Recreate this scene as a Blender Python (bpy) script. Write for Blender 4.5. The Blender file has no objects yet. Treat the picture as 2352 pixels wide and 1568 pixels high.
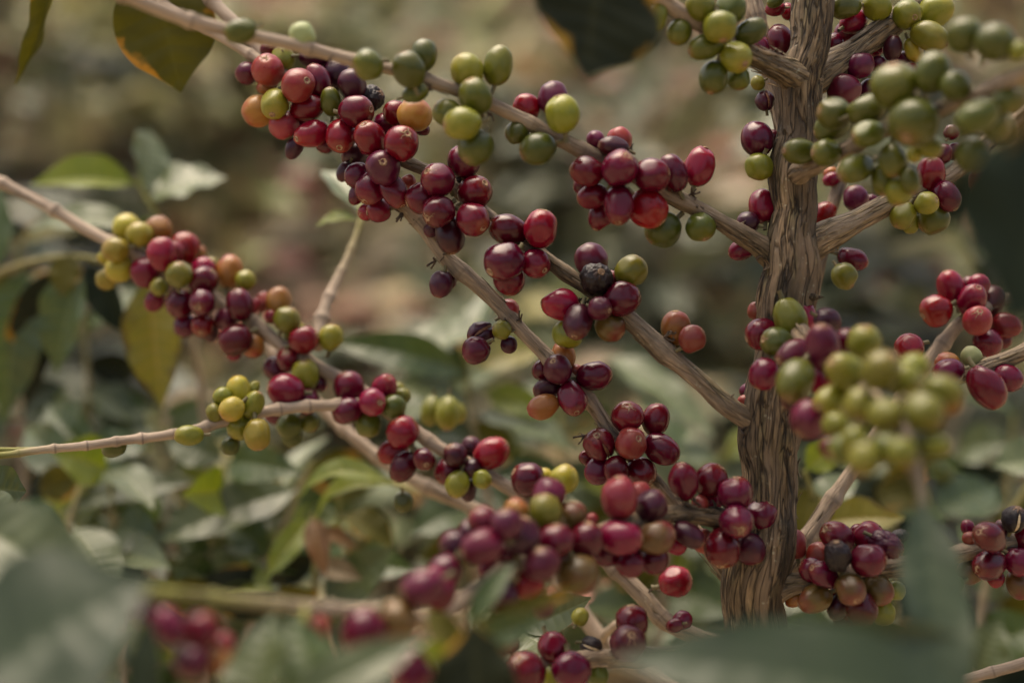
# Coffee branches heavy with ripening cherries, photographed close up on a hillside plantation.
import bpy, math, random
from mathutils import Vector, Matrix, noise, Quaternion

random.seed(7)
S = bpy.context.scene
COL = S.collection

# ------------------------------------------------------------------ camera
FOCAL, SENSOR = 50.0, 36.0
VW, VH = 2352.0, 1568.0            # the measuring frame all pixel figures below refer to
F = VW * FOCAL / SENSOR
FOCUS = 0.615
cam_d = bpy.data.cameras.new('camera')
cam = bpy.data.objects.new('camera', cam_d)
COL.objects.link(cam)
S.camera = cam
cam_d.lens, cam_d.sensor_width = FOCAL, SENSOR
cam_d.clip_start, cam_d.clip_end = 0.02, 300
cam_d.dof.use_dof = True
cam_d.dof.focus_distance = FOCUS
cam_d.dof.aperture_fstop = 2.7
PITCH = math.radians(-7)
CAMPOS = Vector((0, 0, 1.15))
cam.location = CAMPOS
cam.rotation_euler = (math.radians(90) + PITCH, 0, 0)
CR = cam.rotation_euler.to_matrix()          # camera axes -> world
FWD, RIGHT, UPV = CR @ Vector((0, 0, -1)), CR @ Vector((1, 0, 0)), CR @ Vector((0, 1, 0))

# ------------------------------------------------------------------ light
w = bpy.data.worlds.new('World')
S.world = w
w.use_nodes = True
nt = w.node_tree
sky = nt.nodes.new('ShaderNodeTexSky')
sky.sky_type = 'NISHITA'
sky.sun_disc = False
SUN_EL, SUN_AZ = math.radians(73), math.radians(318)
sky.sun_elevation = SUN_EL
sky.sun_rotation = SUN_AZ
sky.air_density, sky.dust_density, sky.ozone_density = 1.0, 7.0, 0.3
nt.nodes['Background'].inputs['Strength'].default_value = 0.095
tint = nt.nodes.new('ShaderNodeMix')          # a warm overcast
tint.data_type, tint.blend_type = 'RGBA', 'MULTIPLY'
tint.inputs['Factor'].default_value = 1.0
tint.inputs['B'].default_value = (1.0, 0.955, 0.86, 1)
nt.links.new(sky.outputs[0], tint.inputs['A'])
nt.links.new(tint.outputs['Result'], nt.nodes['Background'].inputs['Color'])
sd = bpy.data.lights.new('sun', 'SUN')
sd.energy = 1.1
sd.angle = math.radians(50)
sd.color = (1.0, 0.91, 0.78)
sun = bpy.data.objects.new('sun', sd)
COL.objects.link(sun)
sun.location = (0, 0, 5)
sdir = Vector((math.sin(SUN_AZ) * math.cos(SUN_EL), math.cos(SUN_AZ) * math.cos(SUN_EL), math.sin(SUN_EL)))
sun.rotation_euler = sdir.to_track_quat('Z', 'Y').to_euler()
S.view_settings.view_transform = 'Standard'
S.view_settings.look = 'None'
S.view_settings.exposure = 1.45
S.view_settings.gamma = 1.0
S.view_settings.use_curve_mapping = False

# ------------------------------------------------------------------ helpers
def at(x, y, d):
    """the world point seen at (x, y) of the measuring frame, d metres in front of the lens"""
    return CAMPOS + CR @ Vector(((x - VW / 2) / F * d, (VH / 2 - y) / F * d, -d))

def link(name, me, mat=None, parent=None):
    o = bpy.data.objects.new(name, me)
    COL.objects.link(o)
    if mat is not None and me is not None and not me.materials:
        me.materials.append(mat)
    if parent is not None:
        o.parent = parent
    return o

def empty(name, loc, label, cat, group=None):
    o = bpy.data.objects.new(name, None)
    COL.objects.link(o)
    o.location = loc
    o.empty_display_size = 0.02
    o['label'] = label
    o['category'] = cat
    if group:
        o['group'] = group
    return o

def child(o, root):
    """parent o to root while its mesh is written in world coordinates"""
    o.parent = root
    o.location = -root.location

def mesh(name, vs, fs, smooth=True):
    me = bpy.data.meshes.new(name)
    me.from_pydata(vs, [], fs)
    if smooth:
        me.polygons.foreach_set('use_smooth', [True] * len(me.polygons))
    me.update()
    return me

def catmull(pts, step):
    """pts: tuples of floats, first three a position; evenly resampled"""
    P = [pts[0]] + list(pts) + [pts[-1]]
    out = []
    for i in range(1, len(P) - 2):
        a, b, c, d = P[i - 1], P[i], P[i + 1], P[i + 2]
        L = math.dist(b[:3], c[:3])
        n = max(1, int(L / step))
        for k in range(n):
            t = k / n
            out.append(tuple(0.5 * (2 * b[j] + (c[j] - a[j]) * t + (2 * a[j] - 5 * b[j] + 4 * c[j] - d[j]) * t * t
                       + (3 * b[j] - a[j] - 3 * c[j] + d[j]) * t ** 3) for j in range(len(b))))
    out.append(tuple(pts[-1]))
    return out

# ------------------------------------------------------------------ materials
def nodes(name):
    m = bpy.data.materials.new(name)
    m.use_nodes = True
    t = m.node_tree
    return m, t, t.nodes['Principled BSDF'], t.nodes.new, t.links.new

def ramp(t, stops):
    r = t.nodes.new('ShaderNodeValToRGB')
    e = r.color_ramp.elements
    while len(e) < len(stops):
        e.new(0.5)
    for el, (p, c) in zip(e, stops):
        el.position = p
        el.color = (*c, 1)
    return r

def cherry_mat(name, a, b, c, rough=0.2, grad=(0.2, 1.1), speck=0.5, bump=0.03):
    """a: main skin, b: second skin colour creeping in from the tip, c: blotches"""
    m, t, bs, N, Lk = nodes(name)
    tc = N('ShaderNodeTexCoord')
    oi = N('ShaderNodeObjectInfo')
    off = N('ShaderNodeVectorMath'); off.operation = 'ADD'
    comb = N('ShaderNodeCombineXYZ')
    mul = N('ShaderNodeMath'); mul.operation = 'MULTIPLY'; mul.inputs[1].default_value = 37.0
    Lk(oi.outputs['Random'], mul.inputs[0])
    Lk(mul.outputs[0], comb.inputs[0]); Lk(mul.outputs[0], comb.inputs[2])
    Lk(tc.outputs['Object'], off.inputs[0]); Lk(comb.outputs[0], off.inputs[1])
    n1 = N('ShaderNodeTexNoise'); n1.inputs['Scale'].default_value = 1.1; n1.inputs['Detail'].default_value = 3
    Lk(off.outputs[0], n1.inputs['Vector'])
    sep = N('ShaderNodeSeparateXYZ'); Lk(tc.outputs['Object'], sep.inputs[0])
    ad = N('ShaderNodeMath'); ad.operation = 'MULTIPLY_ADD'
    Lk(n1.outputs['Fac'], ad.inputs[0]); ad.inputs[1].default_value = 2.2; Lk(sep.outputs['Z'], ad.inputs[2])
    mr = N('ShaderNodeMapRange'); Lk(ad.outputs[0], mr.inputs[0])
    mr.inputs[1].default_value = 1.1 + grad[0]; mr.inputs[2].default_value = 1.1 + grad[1]
    mx = N('ShaderNodeMix'); mx.data_type = 'RGBA'
    Lk(mr.outputs[0], mx.inputs['Factor'])
    mx.inputs['A'].default_value = (*a, 1); mx.inputs['B'].default_value = (*b, 1)
    n2 = N('ShaderNodeTexNoise'); n2.inputs['Scale'].default_value = 2.3; n2.inputs['Detail'].default_value = 5
    n2.inputs['Roughness'].default_value = 0.65
    Lk(off.outputs[0], n2.inputs['Vector'])
    m2r = N('ShaderNodeMapRange'); Lk(n2.outputs['Fac'], m2r.inputs[0])
    m2r.inputs[1].default_value = 0.48; m2r.inputs[2].default_value = 0.75; m2r.inputs[4].default_value = 0.55
    mx2 = N('ShaderNodeMix'); mx2.data_type = 'RGBA'
    Lk(m2r.outputs[0], mx2.inputs['Factor']); Lk(mx.outputs['Result'], mx2.inputs['A']); mx2.inputs['B'].default_value = (*c, 1)
    # pale pores
    vo = N('ShaderNodeTexVoronoi'); vo.inputs['Scale'].default_value = 9.0
    Lk(off.outputs[0], vo.inputs['Vector'])
    vr = N('ShaderNodeMapRange'); Lk(vo.outputs['Distance'], vr.inputs[0])
    vr.inputs[1].default_value = 0.03; vr.inputs[2].default_value = 0.11; vr.inputs[3].default_value = 0.3 * speck; vr.inputs[4].default_value = 0.0
    mx3 = N('ShaderNodeMix'); mx3.data_type = 'RGBA'
    Lk(vr.outputs[0], mx3.inputs['Factor']); Lk(mx2.outputs['Result'], mx3.inputs['A'])
    mx3.inputs['B'].default_value = (0.42, 0.28, 0.16, 1)
    hz = N('ShaderNodeMapRange'); Lk(sep.outputs['Z'], hz.inputs[0]); hz.inputs[1].default_value = 0.80; hz.inputs[2].default_value = 1.0; hz.inputs[4].default_value = 0.5
    hz2 = N('ShaderNodeMath'); hz2.operation = 'MULTIPLY'; Lk(hz.outputs[0], hz2.inputs[0]); Lk(n1.outputs['Fac'], hz2.inputs[1])
    mx4 = N('ShaderNodeMix'); mx4.data_type = 'RGBA'
    Lk(hz2.outputs[0], mx4.inputs['Factor']); Lk(mx3.outputs['Result'], mx4.inputs['A']); mx4.inputs['B'].default_value = (0.30, 0.13, 0.05, 1)
    hs = N('ShaderNodeHueSaturation')
    hr = N('ShaderNodeMapRange'); Lk(oi.outputs['Random'], hr.inputs[0]); hr.inputs[3].default_value = 0.487; hr.inputs[4].default_value = 0.513
    vv = N('ShaderNodeMath'); vv.operation = 'FRACT'
    vm = N('ShaderNodeMath'); vm.operation = 'MULTIPLY'; vm.inputs[1].default_value = 13.7
    Lk(oi.outputs['Random'], vm.inputs[0]); Lk(vm.outputs[0], vv.inputs[0])
    vr2 = N('ShaderNodeMapRange'); Lk(vv.outputs[0], vr2.inputs[0]); vr2.inputs[3].default_value = 0.72; vr2.inputs[4].default_value = 1.25
    Lk(hr.outputs[0], hs.inputs['Hue']); Lk(vr2.outputs[0], hs.inputs['Value']); Lk(mx4.outputs['Result'], hs.inputs['Color'])
    Lk(hs.outputs[0], bs.inputs['Base Color'])
    rr = N('ShaderNodeMapRange'); Lk(n2.outputs['Fac'], rr.inputs[0]); rr.inputs[3].default_value = rough - 0.1; rr.inputs[4].default_value = rough + 0.12
    Lk(rr.outputs[0], bs.inputs['Roughness'])
    bs.inputs['Specular IOR Level'].default_value = 0.38
    n3 = N('ShaderNodeTexNoise'); n3.inputs['Scale'].default_value = 14; n3.inputs['Detail'].default_value = 3
    Lk(off.outputs[0], n3.inputs['Vector'])
    bp = N('ShaderNodeBump'); bp.inputs['Strength'].default_value = bump * 4; bp.inputs['Distance'].default_value = 0.0006
    Lk(n3.outputs['Fac'], bp.inputs['Height']); Lk(bp.outputs[0], bs.inputs['Normal'])
    return m

CM = {
    'r': cherry_mat('skin_red', (0.1658, 0.002767, 0.01601), (0.2072, 0.007045, 0.01601), (0.09117, 0.002013, 0.01441)),
    'd': cherry_mat('skin_dark_red', (0.08316, 0.001521, 0.01247), (0.1188, 0.002851, 0.0136), (0.0396, 0.001426, 0.01058)),
    'p': cherry_mat('skin_purple', (0.03864, 0.002304, 0.01187), (0.0644, 0.003456, 0.01272), (0.0184, 0.002016, 0.007632), rough=0.32),
    'v': cherry_mat('skin_violet', (0.08712, 0.004147, 0.0229), (0.06336, 0.00311, 0.01526), (0.1109, 0.007258, 0.02748), rough=0.3),
    'k': cherry_mat('skin_dried', (0.012, 0.006, 0.008), (0.02, 0.008, 0.009), (0.03, 0.016, 0.012), rough=0.38, speck=0.1, bump=0.12),
    'g': cherry_mat('skin_green', (0.06882, 0.07779, 0.007461), (0.09982, 0.09954, 0.01021), (0.04542, 0.05834, 0.007069), rough=0.3),
    'y': cherry_mat('skin_yellow_green', (0.1534, 0.1492, 0.01217), (0.1966, 0.1663, 0.01478), (0.1062, 0.1211, 0.0113), rough=0.3),
    'Y': cherry_mat('skin_yellow', (0.276, 0.2254, 0.02024), (0.3128, 0.2024, 0.02024), (0.2024, 0.184, 0.01748), rough=0.3),
    'o': cherry_mat('skin_orange', (0.2662, 0.1143, 0.01971), (0.2375, 0.04035, 0.0183), (0.2158, 0.08407, 0.01689), rough=0.3),
    's': cherry_mat('skin_salmon', (0.2019, 0.0238, 0.02167), (0.2099, 0.0119, 0.01734), (0.2261, 0.05652, 0.02601), rough=0.3),
    'b': cherry_mat('skin_olive_brown', (0.1053, 0.0612, 0.0171), (0.1336, 0.01683, 0.0162), (0.1215, 0.03672, 0.0153), rough=0.3),
    'G': cherry_mat('skin_pale_green', (0.25, 0.275, 0.11), (0.28, 0.29, 0.12), (0.2, 0.23, 0.08), rough=0.45),
}

def plain_mat(name, a, b, scale=30, rough=0.7, bump=0.3, dist=0.001, coord='Object'):
    m, t, bs, N, Lk = nodes(name)
    tc = N('ShaderNodeTexCoord')
    n = N('ShaderNodeTexNoise'); n.inputs['Scale'].default_value = scale; n.inputs['Detail'].default_value = 5
    Lk(tc.outputs[coord], n.inputs['Vector'])
    r = ramp(t, [(0.35, a), (0.65, b)])
    Lk(n.outputs['Fac'], r.inputs[0]); Lk(r.outputs[0], bs.inputs['Base Color'])
    bs.inputs['Roughness'].default_value = rough
    if bump:
        bp = N('ShaderNodeBump'); bp.inputs['Strength'].default_value = bump; bp.inputs['Distance'].default_value = dist
        Lk(n.outputs['Fac'], bp.inputs['Height']); Lk(bp.outputs[0], bs.inputs['Normal'])
    return m

M_SCAR = plain_mat('tip_scar_cork', (0.12, 0.06, 0.03), (0.36, 0.23, 0.13), 5, 0.8, 0.2)
M_STALK = plain_mat('stalk_green_brown', (0.09, 0.085, 0.03), (0.16, 0.12, 0.06), 3, 0.7, 0.2)
M_WITHER = plain_mat('withered_brown', (0.035, 0.022, 0.015), (0.11, 0.075, 0.05), 300, 0.85, 0.3)
M_SEAM = plain_mat('split_parchment', (0.45, 0.33, 0.18), (0.62, 0.5, 0.32), 5, 0.7, 0.2)
M_SEAMD = plain_mat('split_dark_pulp', (0.10, 0.035, 0.02), (0.20, 0.08, 0.03), 5, 0.7, 0.2)

def bark_mat(name, young, old, ash, moss, rough_bark=1.0):
    """'bark' attribute: straightened tube coordinates; 'age': 0 smooth twig, 1 old fissured wood"""
    m, t, bs, N, Lk = nodes(name)
    ac = N('ShaderNodeAttribute'); ac.attribute_name = 'bark'
    ag = N('ShaderNodeAttribute'); ag.attribute_name = 'age'
    mp = N('ShaderNodeMapping'); mp.inputs['Scale'].default_value = (1, 1, 0.13)
    Lk(ac.outputs['Vector'], mp.inputs['Vector'])
    n1 = N('ShaderNodeTexNoise'); n1.inputs['Scale'].default_value = 480; n1.inputs['Detail'].default_value = 6; n1.inputs['Roughness'].default_value = 0.6
    n1.inputs['Distortion'].default_value = 0.0
    Lk(mp.outputs[0], n1.inputs['Vector'])
    mp2 = N('ShaderNodeMapping'); mp2.inputs['Scale'].default_value = (1, 1, 0.3)
    Lk(ac.outputs['Vector'], mp2.inputs['Vector'])
    n2 = N('ShaderNodeTexNoise'); n2.inputs['Scale'].default_value = 120; n2.inputs['Detail'].default_value = 5
    Lk(mp2.outputs[0], n2.inputs['Vector'])
    n4 = N('ShaderNodeTexNoise'); n4.inputs['Scale'].default_value = 1500; n4.inputs['Detail'].default_value = 3
    Lk(ac.outputs['Vector'], n4.inputs['Vector'])
    ro = ramp(t, [(0.32, tuple(v * 0.6 for v in old)), (0.46, old), (0.6, tuple(v * 1.2 for v in old)), (0.74, ash)])
    Lk(n1.outputs['Fac'], ro.inputs[0])
    mm = N('ShaderNodeMapRange'); Lk(n2.outputs['Fac'], mm.inputs[0]); mm.inputs[1].default_value = 0.5; mm.inputs[2].default_value = 0.68; mm.inputs[4].default_value = 0.6
    mo = N('ShaderNodeMix'); mo.data_type = 'RGBA'
    Lk(mm.outputs[0], mo.inputs['Factor']); Lk(ro.outputs[0], mo.inputs['A']); mo.inputs['B'].default_value = (*moss, 1)
    # the moss keeps the fissures' grain
    mg = N('ShaderNodeMix'); mg.data_type = 'RGBA'; mg.blend_type = 'MULTIPLY'; mg.inputs['Factor'].default_value = 0.75
    # furrows between bark plates, and smooth places where a plate has come away
    mv = N('ShaderNodeMapping'); mv.inputs['Scale'].default_value = (1, 1, 0.10)
    Lk(ac.outputs['Vector'], mv.inputs['Vector'])
    wn = N('ShaderNodeTexNoise'); wn.inputs['Scale'].default_value = 260; wn.inputs['Detail'].default_value = 3
    Lk(mv.outputs[0], wn.inputs['Vector'])
    wn.inputs['Scale'].default_value = 330; wn.inputs['Detail'].default_value = 2.5; wn.inputs['Distortion'].default_value = 0.15
    ab = N('ShaderNodeMath'); ab.operation = 'SUBTRACT'; Lk(wn.outputs['Fac'], ab.inputs[0]); ab.inputs[1].default_value = 0.5
    ab2 = N('ShaderNodeMath'); ab2.operation = 'ABSOLUTE'; Lk(ab.outputs[0], ab2.inputs[0])
    fu = N('ShaderNodeMapRange'); Lk(ab2.outputs[0], fu.inputs[0]); fu.inputs[1].default_value = 0.0; fu.inputs[2].default_value = 0.045
    fu.interpolation_type = 'SMOOTHSTEP'
    # plates of differing tone
    cd = N('ShaderNodeVectorMath'); cd.operation = 'MULTIPLY_ADD'
    Lk(wn.outputs['Color'], cd.inputs[0]); cd.inputs[1].default_value = (0.005, 0.005, 0.002); Lk(mv.outputs[0], cd.inputs[2])
    vc = N('ShaderNodeTexVoronoi'); vc.inputs['Scale'].default_value = 230
    Lk(cd.outputs[0], vc.inputs['Vector'])
    vbw = N('ShaderNodeSeparateXYZ'); Lk(vc.outputs['Color'], vbw.inputs[0])
    pl = N('ShaderNodeMapRange'); Lk(vbw.outputs[0], pl.inputs[0]); pl.inputs[3].default_value = 1 - 0.38 * rough_bark; pl.inputs[4].default_value = 1 + 0.28 * rough_bark
    ve = N('ShaderNodeTexVoronoi'); ve.feature = 'DISTANCE_TO_EDGE'; ve.inputs['Scale'].default_value = 230
    Lk(cd.outputs[0], ve.inputs['Vector'])
    ed = N('ShaderNodeMapRange'); Lk(ve.outputs['Distance'], ed.inputs[0]); ed.inputs[1].default_value = 0.0; ed.inputs[2].default_value = 0.05
    ed.inputs[3].default_value = 1 - 0.5 * rough_bark
    pe = N('ShaderNodeMath'); pe.operation = 'MULTIPLY'; Lk(pl.outputs[0], pe.inputs[0]); Lk(ed.outputs[0], pe.inputs[1])
    sm = N('ShaderNodeTexNoise'); sm.inputs['Scale'].default_value = 55; sm.inputs['Detail'].default_value = 2
    Lk(mp2.outputs[0], sm.inputs['Vector'])
    sr = N('ShaderNodeMapRange'); sr.inputs[1].default_value = 0.50; sr.inputs[2].default_value = 0.56
    sm2 = N('ShaderNodeTexNoise'); sm2.inputs['Scale'].default_value = 150; sm2.inputs['Detail'].default_value = 2
    Lk(mv.outputs[0], sm2.inputs['Vector']); Lk(sm2.outputs['Fac'], sr.inputs[0])
    fk = N('ShaderNodeMath'); fk.operation = 'MAXIMUM'; Lk(fu.outputs[0], fk.inputs[0])
    fs_ = N('ShaderNodeMath'); fs_.operation = 'MULTIPLY'; Lk(sr.outputs[0], fs_.inputs[0]); fs_.inputs[1].default_value = 0.75
    Lk(fs_.outputs[0], fk.inputs[1])
    fcol = ramp(t, [(0.0, tuple(1 - (1 - v) * rough_bark for v in (0.33, 0.29, 0.25))), (0.5, tuple(1 - (1 - v) * rough_bark for v in (0.8, 0.78, 0.76))), (1.0, (1.08, 1.08, 1.08))])
    Lk(fk.outputs[0], fcol.inputs[0])
    mf = N('ShaderNodeMix'); mf.data_type = 'RGBA'; mf.blend_type = 'MULTIPLY'; mf.inputs['Factor'].default_value = 1.0
    # damp stains and lichen patches of their own shape
    st = N('ShaderNodeTexNoise'); st.inputs['Scale'].default_value = 95; st.inputs['Detail'].default_value = 4; st.inputs['Roughness'].default_value = 0.65
    Lk(mp2.outputs[0], st.inputs['Vector'])
    stc = ramp(t, [(0.36, (0.42, 0.40, 0.36)), (0.47, (0.85, 0.84, 0.80)), (0.58, (1.1, 1.08, 1.05)), (0.68, (1.32, 1.26, 1.22))])
    Lk(st.outputs['Fac'], stc.inputs[0])
    ms2 = N('ShaderNodeMix'); ms2.data_type = 'RGBA'; ms2.blend_type = 'MULTIPLY'; ms2.inputs['Factor'].default_value = 1.0
    mpl = N('ShaderNodeVectorMath'); mpl.operation = 'SCALE'
    Lk(fcol.outputs[0], mpl.inputs[0]); Lk(pe.outputs[0], mpl.inputs['Scale'])
    Lk(mpl.outputs[0], ms2.inputs['A']); Lk(stc.outputs[0], ms2.inputs['B'])
    gr = ramp(t, [(0.38, (0.25, 0.25, 0.25)), (0.5, (0.85, 0.85, 0.85)), (0.64, (1.3, 1.3, 1.3))])
    n1b = N('ShaderNodeTexNoise'); n1b.inputs['Scale'].default_value = 1000; n1b.inputs['Detail'].default_value = 4
    Lk(mp.outputs[0], n1b.inputs['Vector']); Lk(n1b.outputs['Fac'], gr.inputs[0])
    Lk(mo.outputs['Result'], mg.inputs['A']); Lk(gr.outputs[0], mg.inputs['B'])
    ry = ramp(t, [(0.3, tuple(v * 0.62 for v in young)), (0.55, young), (0.8, tuple(min(1, v * 1.2) for v in young))])
    Lk(n2.outputs['Fac'], ry.inputs[0])
    fm = N('ShaderNodeMath'); fm.operation = 'MULTIPLY_ADD'
    fn = N('ShaderNodeMath'); fn.operation = 'SUBTRACT'; Lk(n1.outputs['Fac'], fn.inputs[0]); fn.inputs[1].default_value = 0.5
    Lk(fn.outputs[0], fm.inputs[0]); fm.inputs[1].default_value = 1.2; Lk(ag.outputs['Fac'], fm.inputs[2]); fm.use_clamp = True
    mx = N('ShaderNodeMix'); mx.data_type = 'RGBA'
    # long smooth strips where the outer bark has come away
    sg = N('ShaderNodeMath'); sg.operation = 'MULTIPLY'; Lk(sr.outputs[0], sg.inputs[0]); sg.inputs[1].default_value = 0.75
    msm = N('ShaderNodeMix'); msm.data_type = 'RGBA'
    Lk(sg.outputs[0], msm.inputs['Factor']); Lk(mg.outputs['Result'], msm.inputs['A']); msm.inputs['B'].default_value = (*tuple(v * 0.62 for v in young), 1)
    # specks of lichen
    lv = N('ShaderNodeTexVoronoi'); lv.inputs['Scale'].default_value = 420
    Lk(ac.outputs['Vector'], lv.inputs['Vector'])
    lr = N('ShaderNodeMapRange'); Lk(lv.outputs['Distance'], lr.inputs[0]); lr.inputs[1].default_value = 0.16; lr.inputs[2].default_value = 0.30; lr.inputs[3].default_value = 0.7; lr.inputs[4].default_value = 0.0
    ln = N('ShaderNodeTexNoise'); ln.inputs['Scale'].default_value = 140; Lk(ac.outputs['Vector'], ln.inputs['Vector'])
    lm = N('ShaderNodeMapRange'); Lk(ln.outputs['Fac'], lm.inputs[0]); lm.inputs[1].default_value = 0.52; lm.inputs[2].default_value = 0.62
    lx = N('ShaderNodeMath'); lx.operation = 'MULTIPLY'; Lk(lr.outputs[0], lx.inputs[0]); Lk(lm.outputs[0], lx.inputs[1])
    mli = N('ShaderNodeMix'); mli.data_type = 'RGBA'
    Lk(lx.outputs[0], mli.inputs['Factor']); Lk(msm.outputs['Result'], mli.inputs['A']); mli.inputs['B'].default_value = (0.30, 0.29, 0.21, 1)
    Lk(mli.outputs['Result'], mf.inputs['A']); Lk(ms2.outputs['Result'], mf.inputs['B'])
    Lk(fm.outputs[0], mx.inputs['Factor']); Lk(ry.outputs[0], mx.inputs['A']); Lk(mf.outputs['Result'], mx.inputs['B'])
    nd = N('ShaderNodeAttribute'); nd.attribute_name = 'ring'
    mxr = N('ShaderNodeMix'); mxr.data_type = 'RGBA'
    Lk(nd.outputs['Fac'], mxr.inputs['Factor']); Lk(mx.outputs['Result'], mxr.inputs['A']); mxr.inputs['B'].default_value = (0.05, 0.035, 0.028, 1)
    ga = N('ShaderNodeAttribute'); ga.attribute_name = 'green'
    mxg = N('ShaderNodeMix'); mxg.data_type = 'RGBA'
    Lk(ga.outputs['Fac'], mxg.inputs['Factor']); Lk(mxr.outputs['Result'], mxg.inputs['A']); mxg.inputs['B'].default_value = (0.17, 0.165, 0.035, 1)
    Lk(mxg.outputs['Result'], bs.inputs['Base Color'])
    bs.inputs['Roughness'].default_value = 0.72
    bs.inputs['Specular IOR Level'].default_value = 0.35
    b1 = N('ShaderNodeBump'); b1.inputs['Distance'].default_value = 0.0013
    bst = N('ShaderNodeMapRange'); Lk(ag.outputs['Fac'], bst.inputs[0]); bst.inputs[3].default_value = 0.15; bst.inputs[4].default_value = 1.0
    hm = N('ShaderNodeMath'); hm.operation = 'MULTIPLY_ADD'; Lk(fk.outputs[0], hm.inputs[0]); hm.inputs[1].default_value = 0.7
    hn = N('ShaderNodeMath'); hn.operation = 'MULTIPLY'; Lk(n1.outputs['Fac'], hn.inputs[0]); hn.inputs[1].default_value = 0.5
    hp = N('ShaderNodeMath'); hp.operation = 'MULTIPLY_ADD'; Lk(pe.outputs[0], hp.inputs[0]); hp.inputs[1].default_value = 0.9; Lk(hn.outputs[0], hp.inputs[2])
    Lk(hp.outputs[0], hm.inputs[2])
    Lk(bst.outputs[0], b1.inputs['Strength']); Lk(hm.outputs[0], b1.inputs['Height'])
    b2 = N('ShaderNodeBump'); b2.inputs['Distance'].default_value = 0.0002; b2.inputs['Strength'].default_value = 0.4
    Lk(n4.outputs['Fac'], b2.inputs['Height']); Lk(b1.outputs[0], b2.inputs['Normal']); Lk(b2.outputs[0], bs.inputs['Normal'])
    return m

M_TRUNK = bark_mat('bark_trunk', (0.2386, 0.1707, 0.1123), (0.1432, 0.09933, 0.05616), (0.3182, 0.2406, 0.1535), (0.1273, 0.1086, 0.04343), 1.25)
M_BRANCH = bark_mat('bark_branch', (0.3671, 0.2811, 0.2057), (0.1923, 0.1383, 0.08228), (0.402, 0.3213, 0.2057), (0.1661, 0.1383, 0.06708), 0.55)

def leaf_mat(name, a, b, vein, rough=0.42, trans=0.25, spot=None, spec=0.5):
    m, t, bs, N, Lk = nodes(name)
    uv = N('ShaderNodeUVMap')
    tc = N('ShaderNodeTexCoord')
    n = N('ShaderNodeTexNoise'); n.inputs['Scale'].default_value = 45; n.inputs['Detail'].default_value = 5
    Lk(tc.outputs['Object'], n.inputs['Vector'])
    r = ramp(t, [(0.3, a), (0.7, b)]); Lk(n.outputs['Fac'], r.inputs[0])
    va = N('ShaderNodeAttribute'); va.attribute_name = 'vein'
    mx = N('ShaderNodeMix'); mx.data_type = 'RGBA'
    Lk(va.outputs['Fac'], mx.inputs['Factor']); Lk(r.outputs[0], mx.inputs['A']); mx.inputs['B'].default_value = (*vein, 1)
    last = mx.outputs['Result']
    if spot:
        ns = N('ShaderNodeTexNoise'); ns.inputs['Scale'].default_value = 38; ns.inputs['Detail'].default_value = 4
        Lk(tc.outputs['Object'], ns.inputs['Vector'])
        ea = N('ShaderNodeAttribute'); ea.attribute_name = 'edge'
        mu = N('ShaderNodeMath'); mu.operation = 'MULTIPLY_ADD'; Lk(ea.outputs['Fac'], mu.inputs[0]); mu.inputs[1].default_value = 0.2; Lk(ns.outputs['Fac'], mu.inputs[2])
        ms = N('ShaderNodeMapRange'); Lk(mu.outputs[0], ms.inputs[0]); ms.inputs[1].default_value = 0.71; ms.inputs[2].default_value = 0.78
        mxs = N('ShaderNodeMix'); mxs.data_type = 'RGBA'
        Lk(ms.outputs[0], mxs.inputs['Factor']); Lk(last, mxs.inputs['A']); mxs.inputs['B'].default_value = (*spot, 1)
        last = mxs.outputs['Result']
    Lk(last, bs.inputs['Base Color'])
    bs.inputs['Roughness'].default_value = rough
    bs.inputs['Specular IOR Level'].default_value = spec
    tr = N('ShaderNodeBsdfTranslucent')
    hs = N('ShaderNodeHueSaturation'); hs.inputs['Saturation'].default_value = 1.25; hs.inputs['Value'].default_value = 1.6
    Lk(last, hs.inputs['Color']); Lk(hs.outputs[0], tr.inputs['Color'])
    ms_ = N('ShaderNodeMixShader'); ms_.inputs[0].default_value = trans
    Lk(bs.outputs[0], ms_.inputs[1]); Lk(tr.outputs[0], ms_.inputs[2])
    Lk(ms_.outputs[0], t.nodes['Material Output'].inputs['Surface'])
    return m

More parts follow.
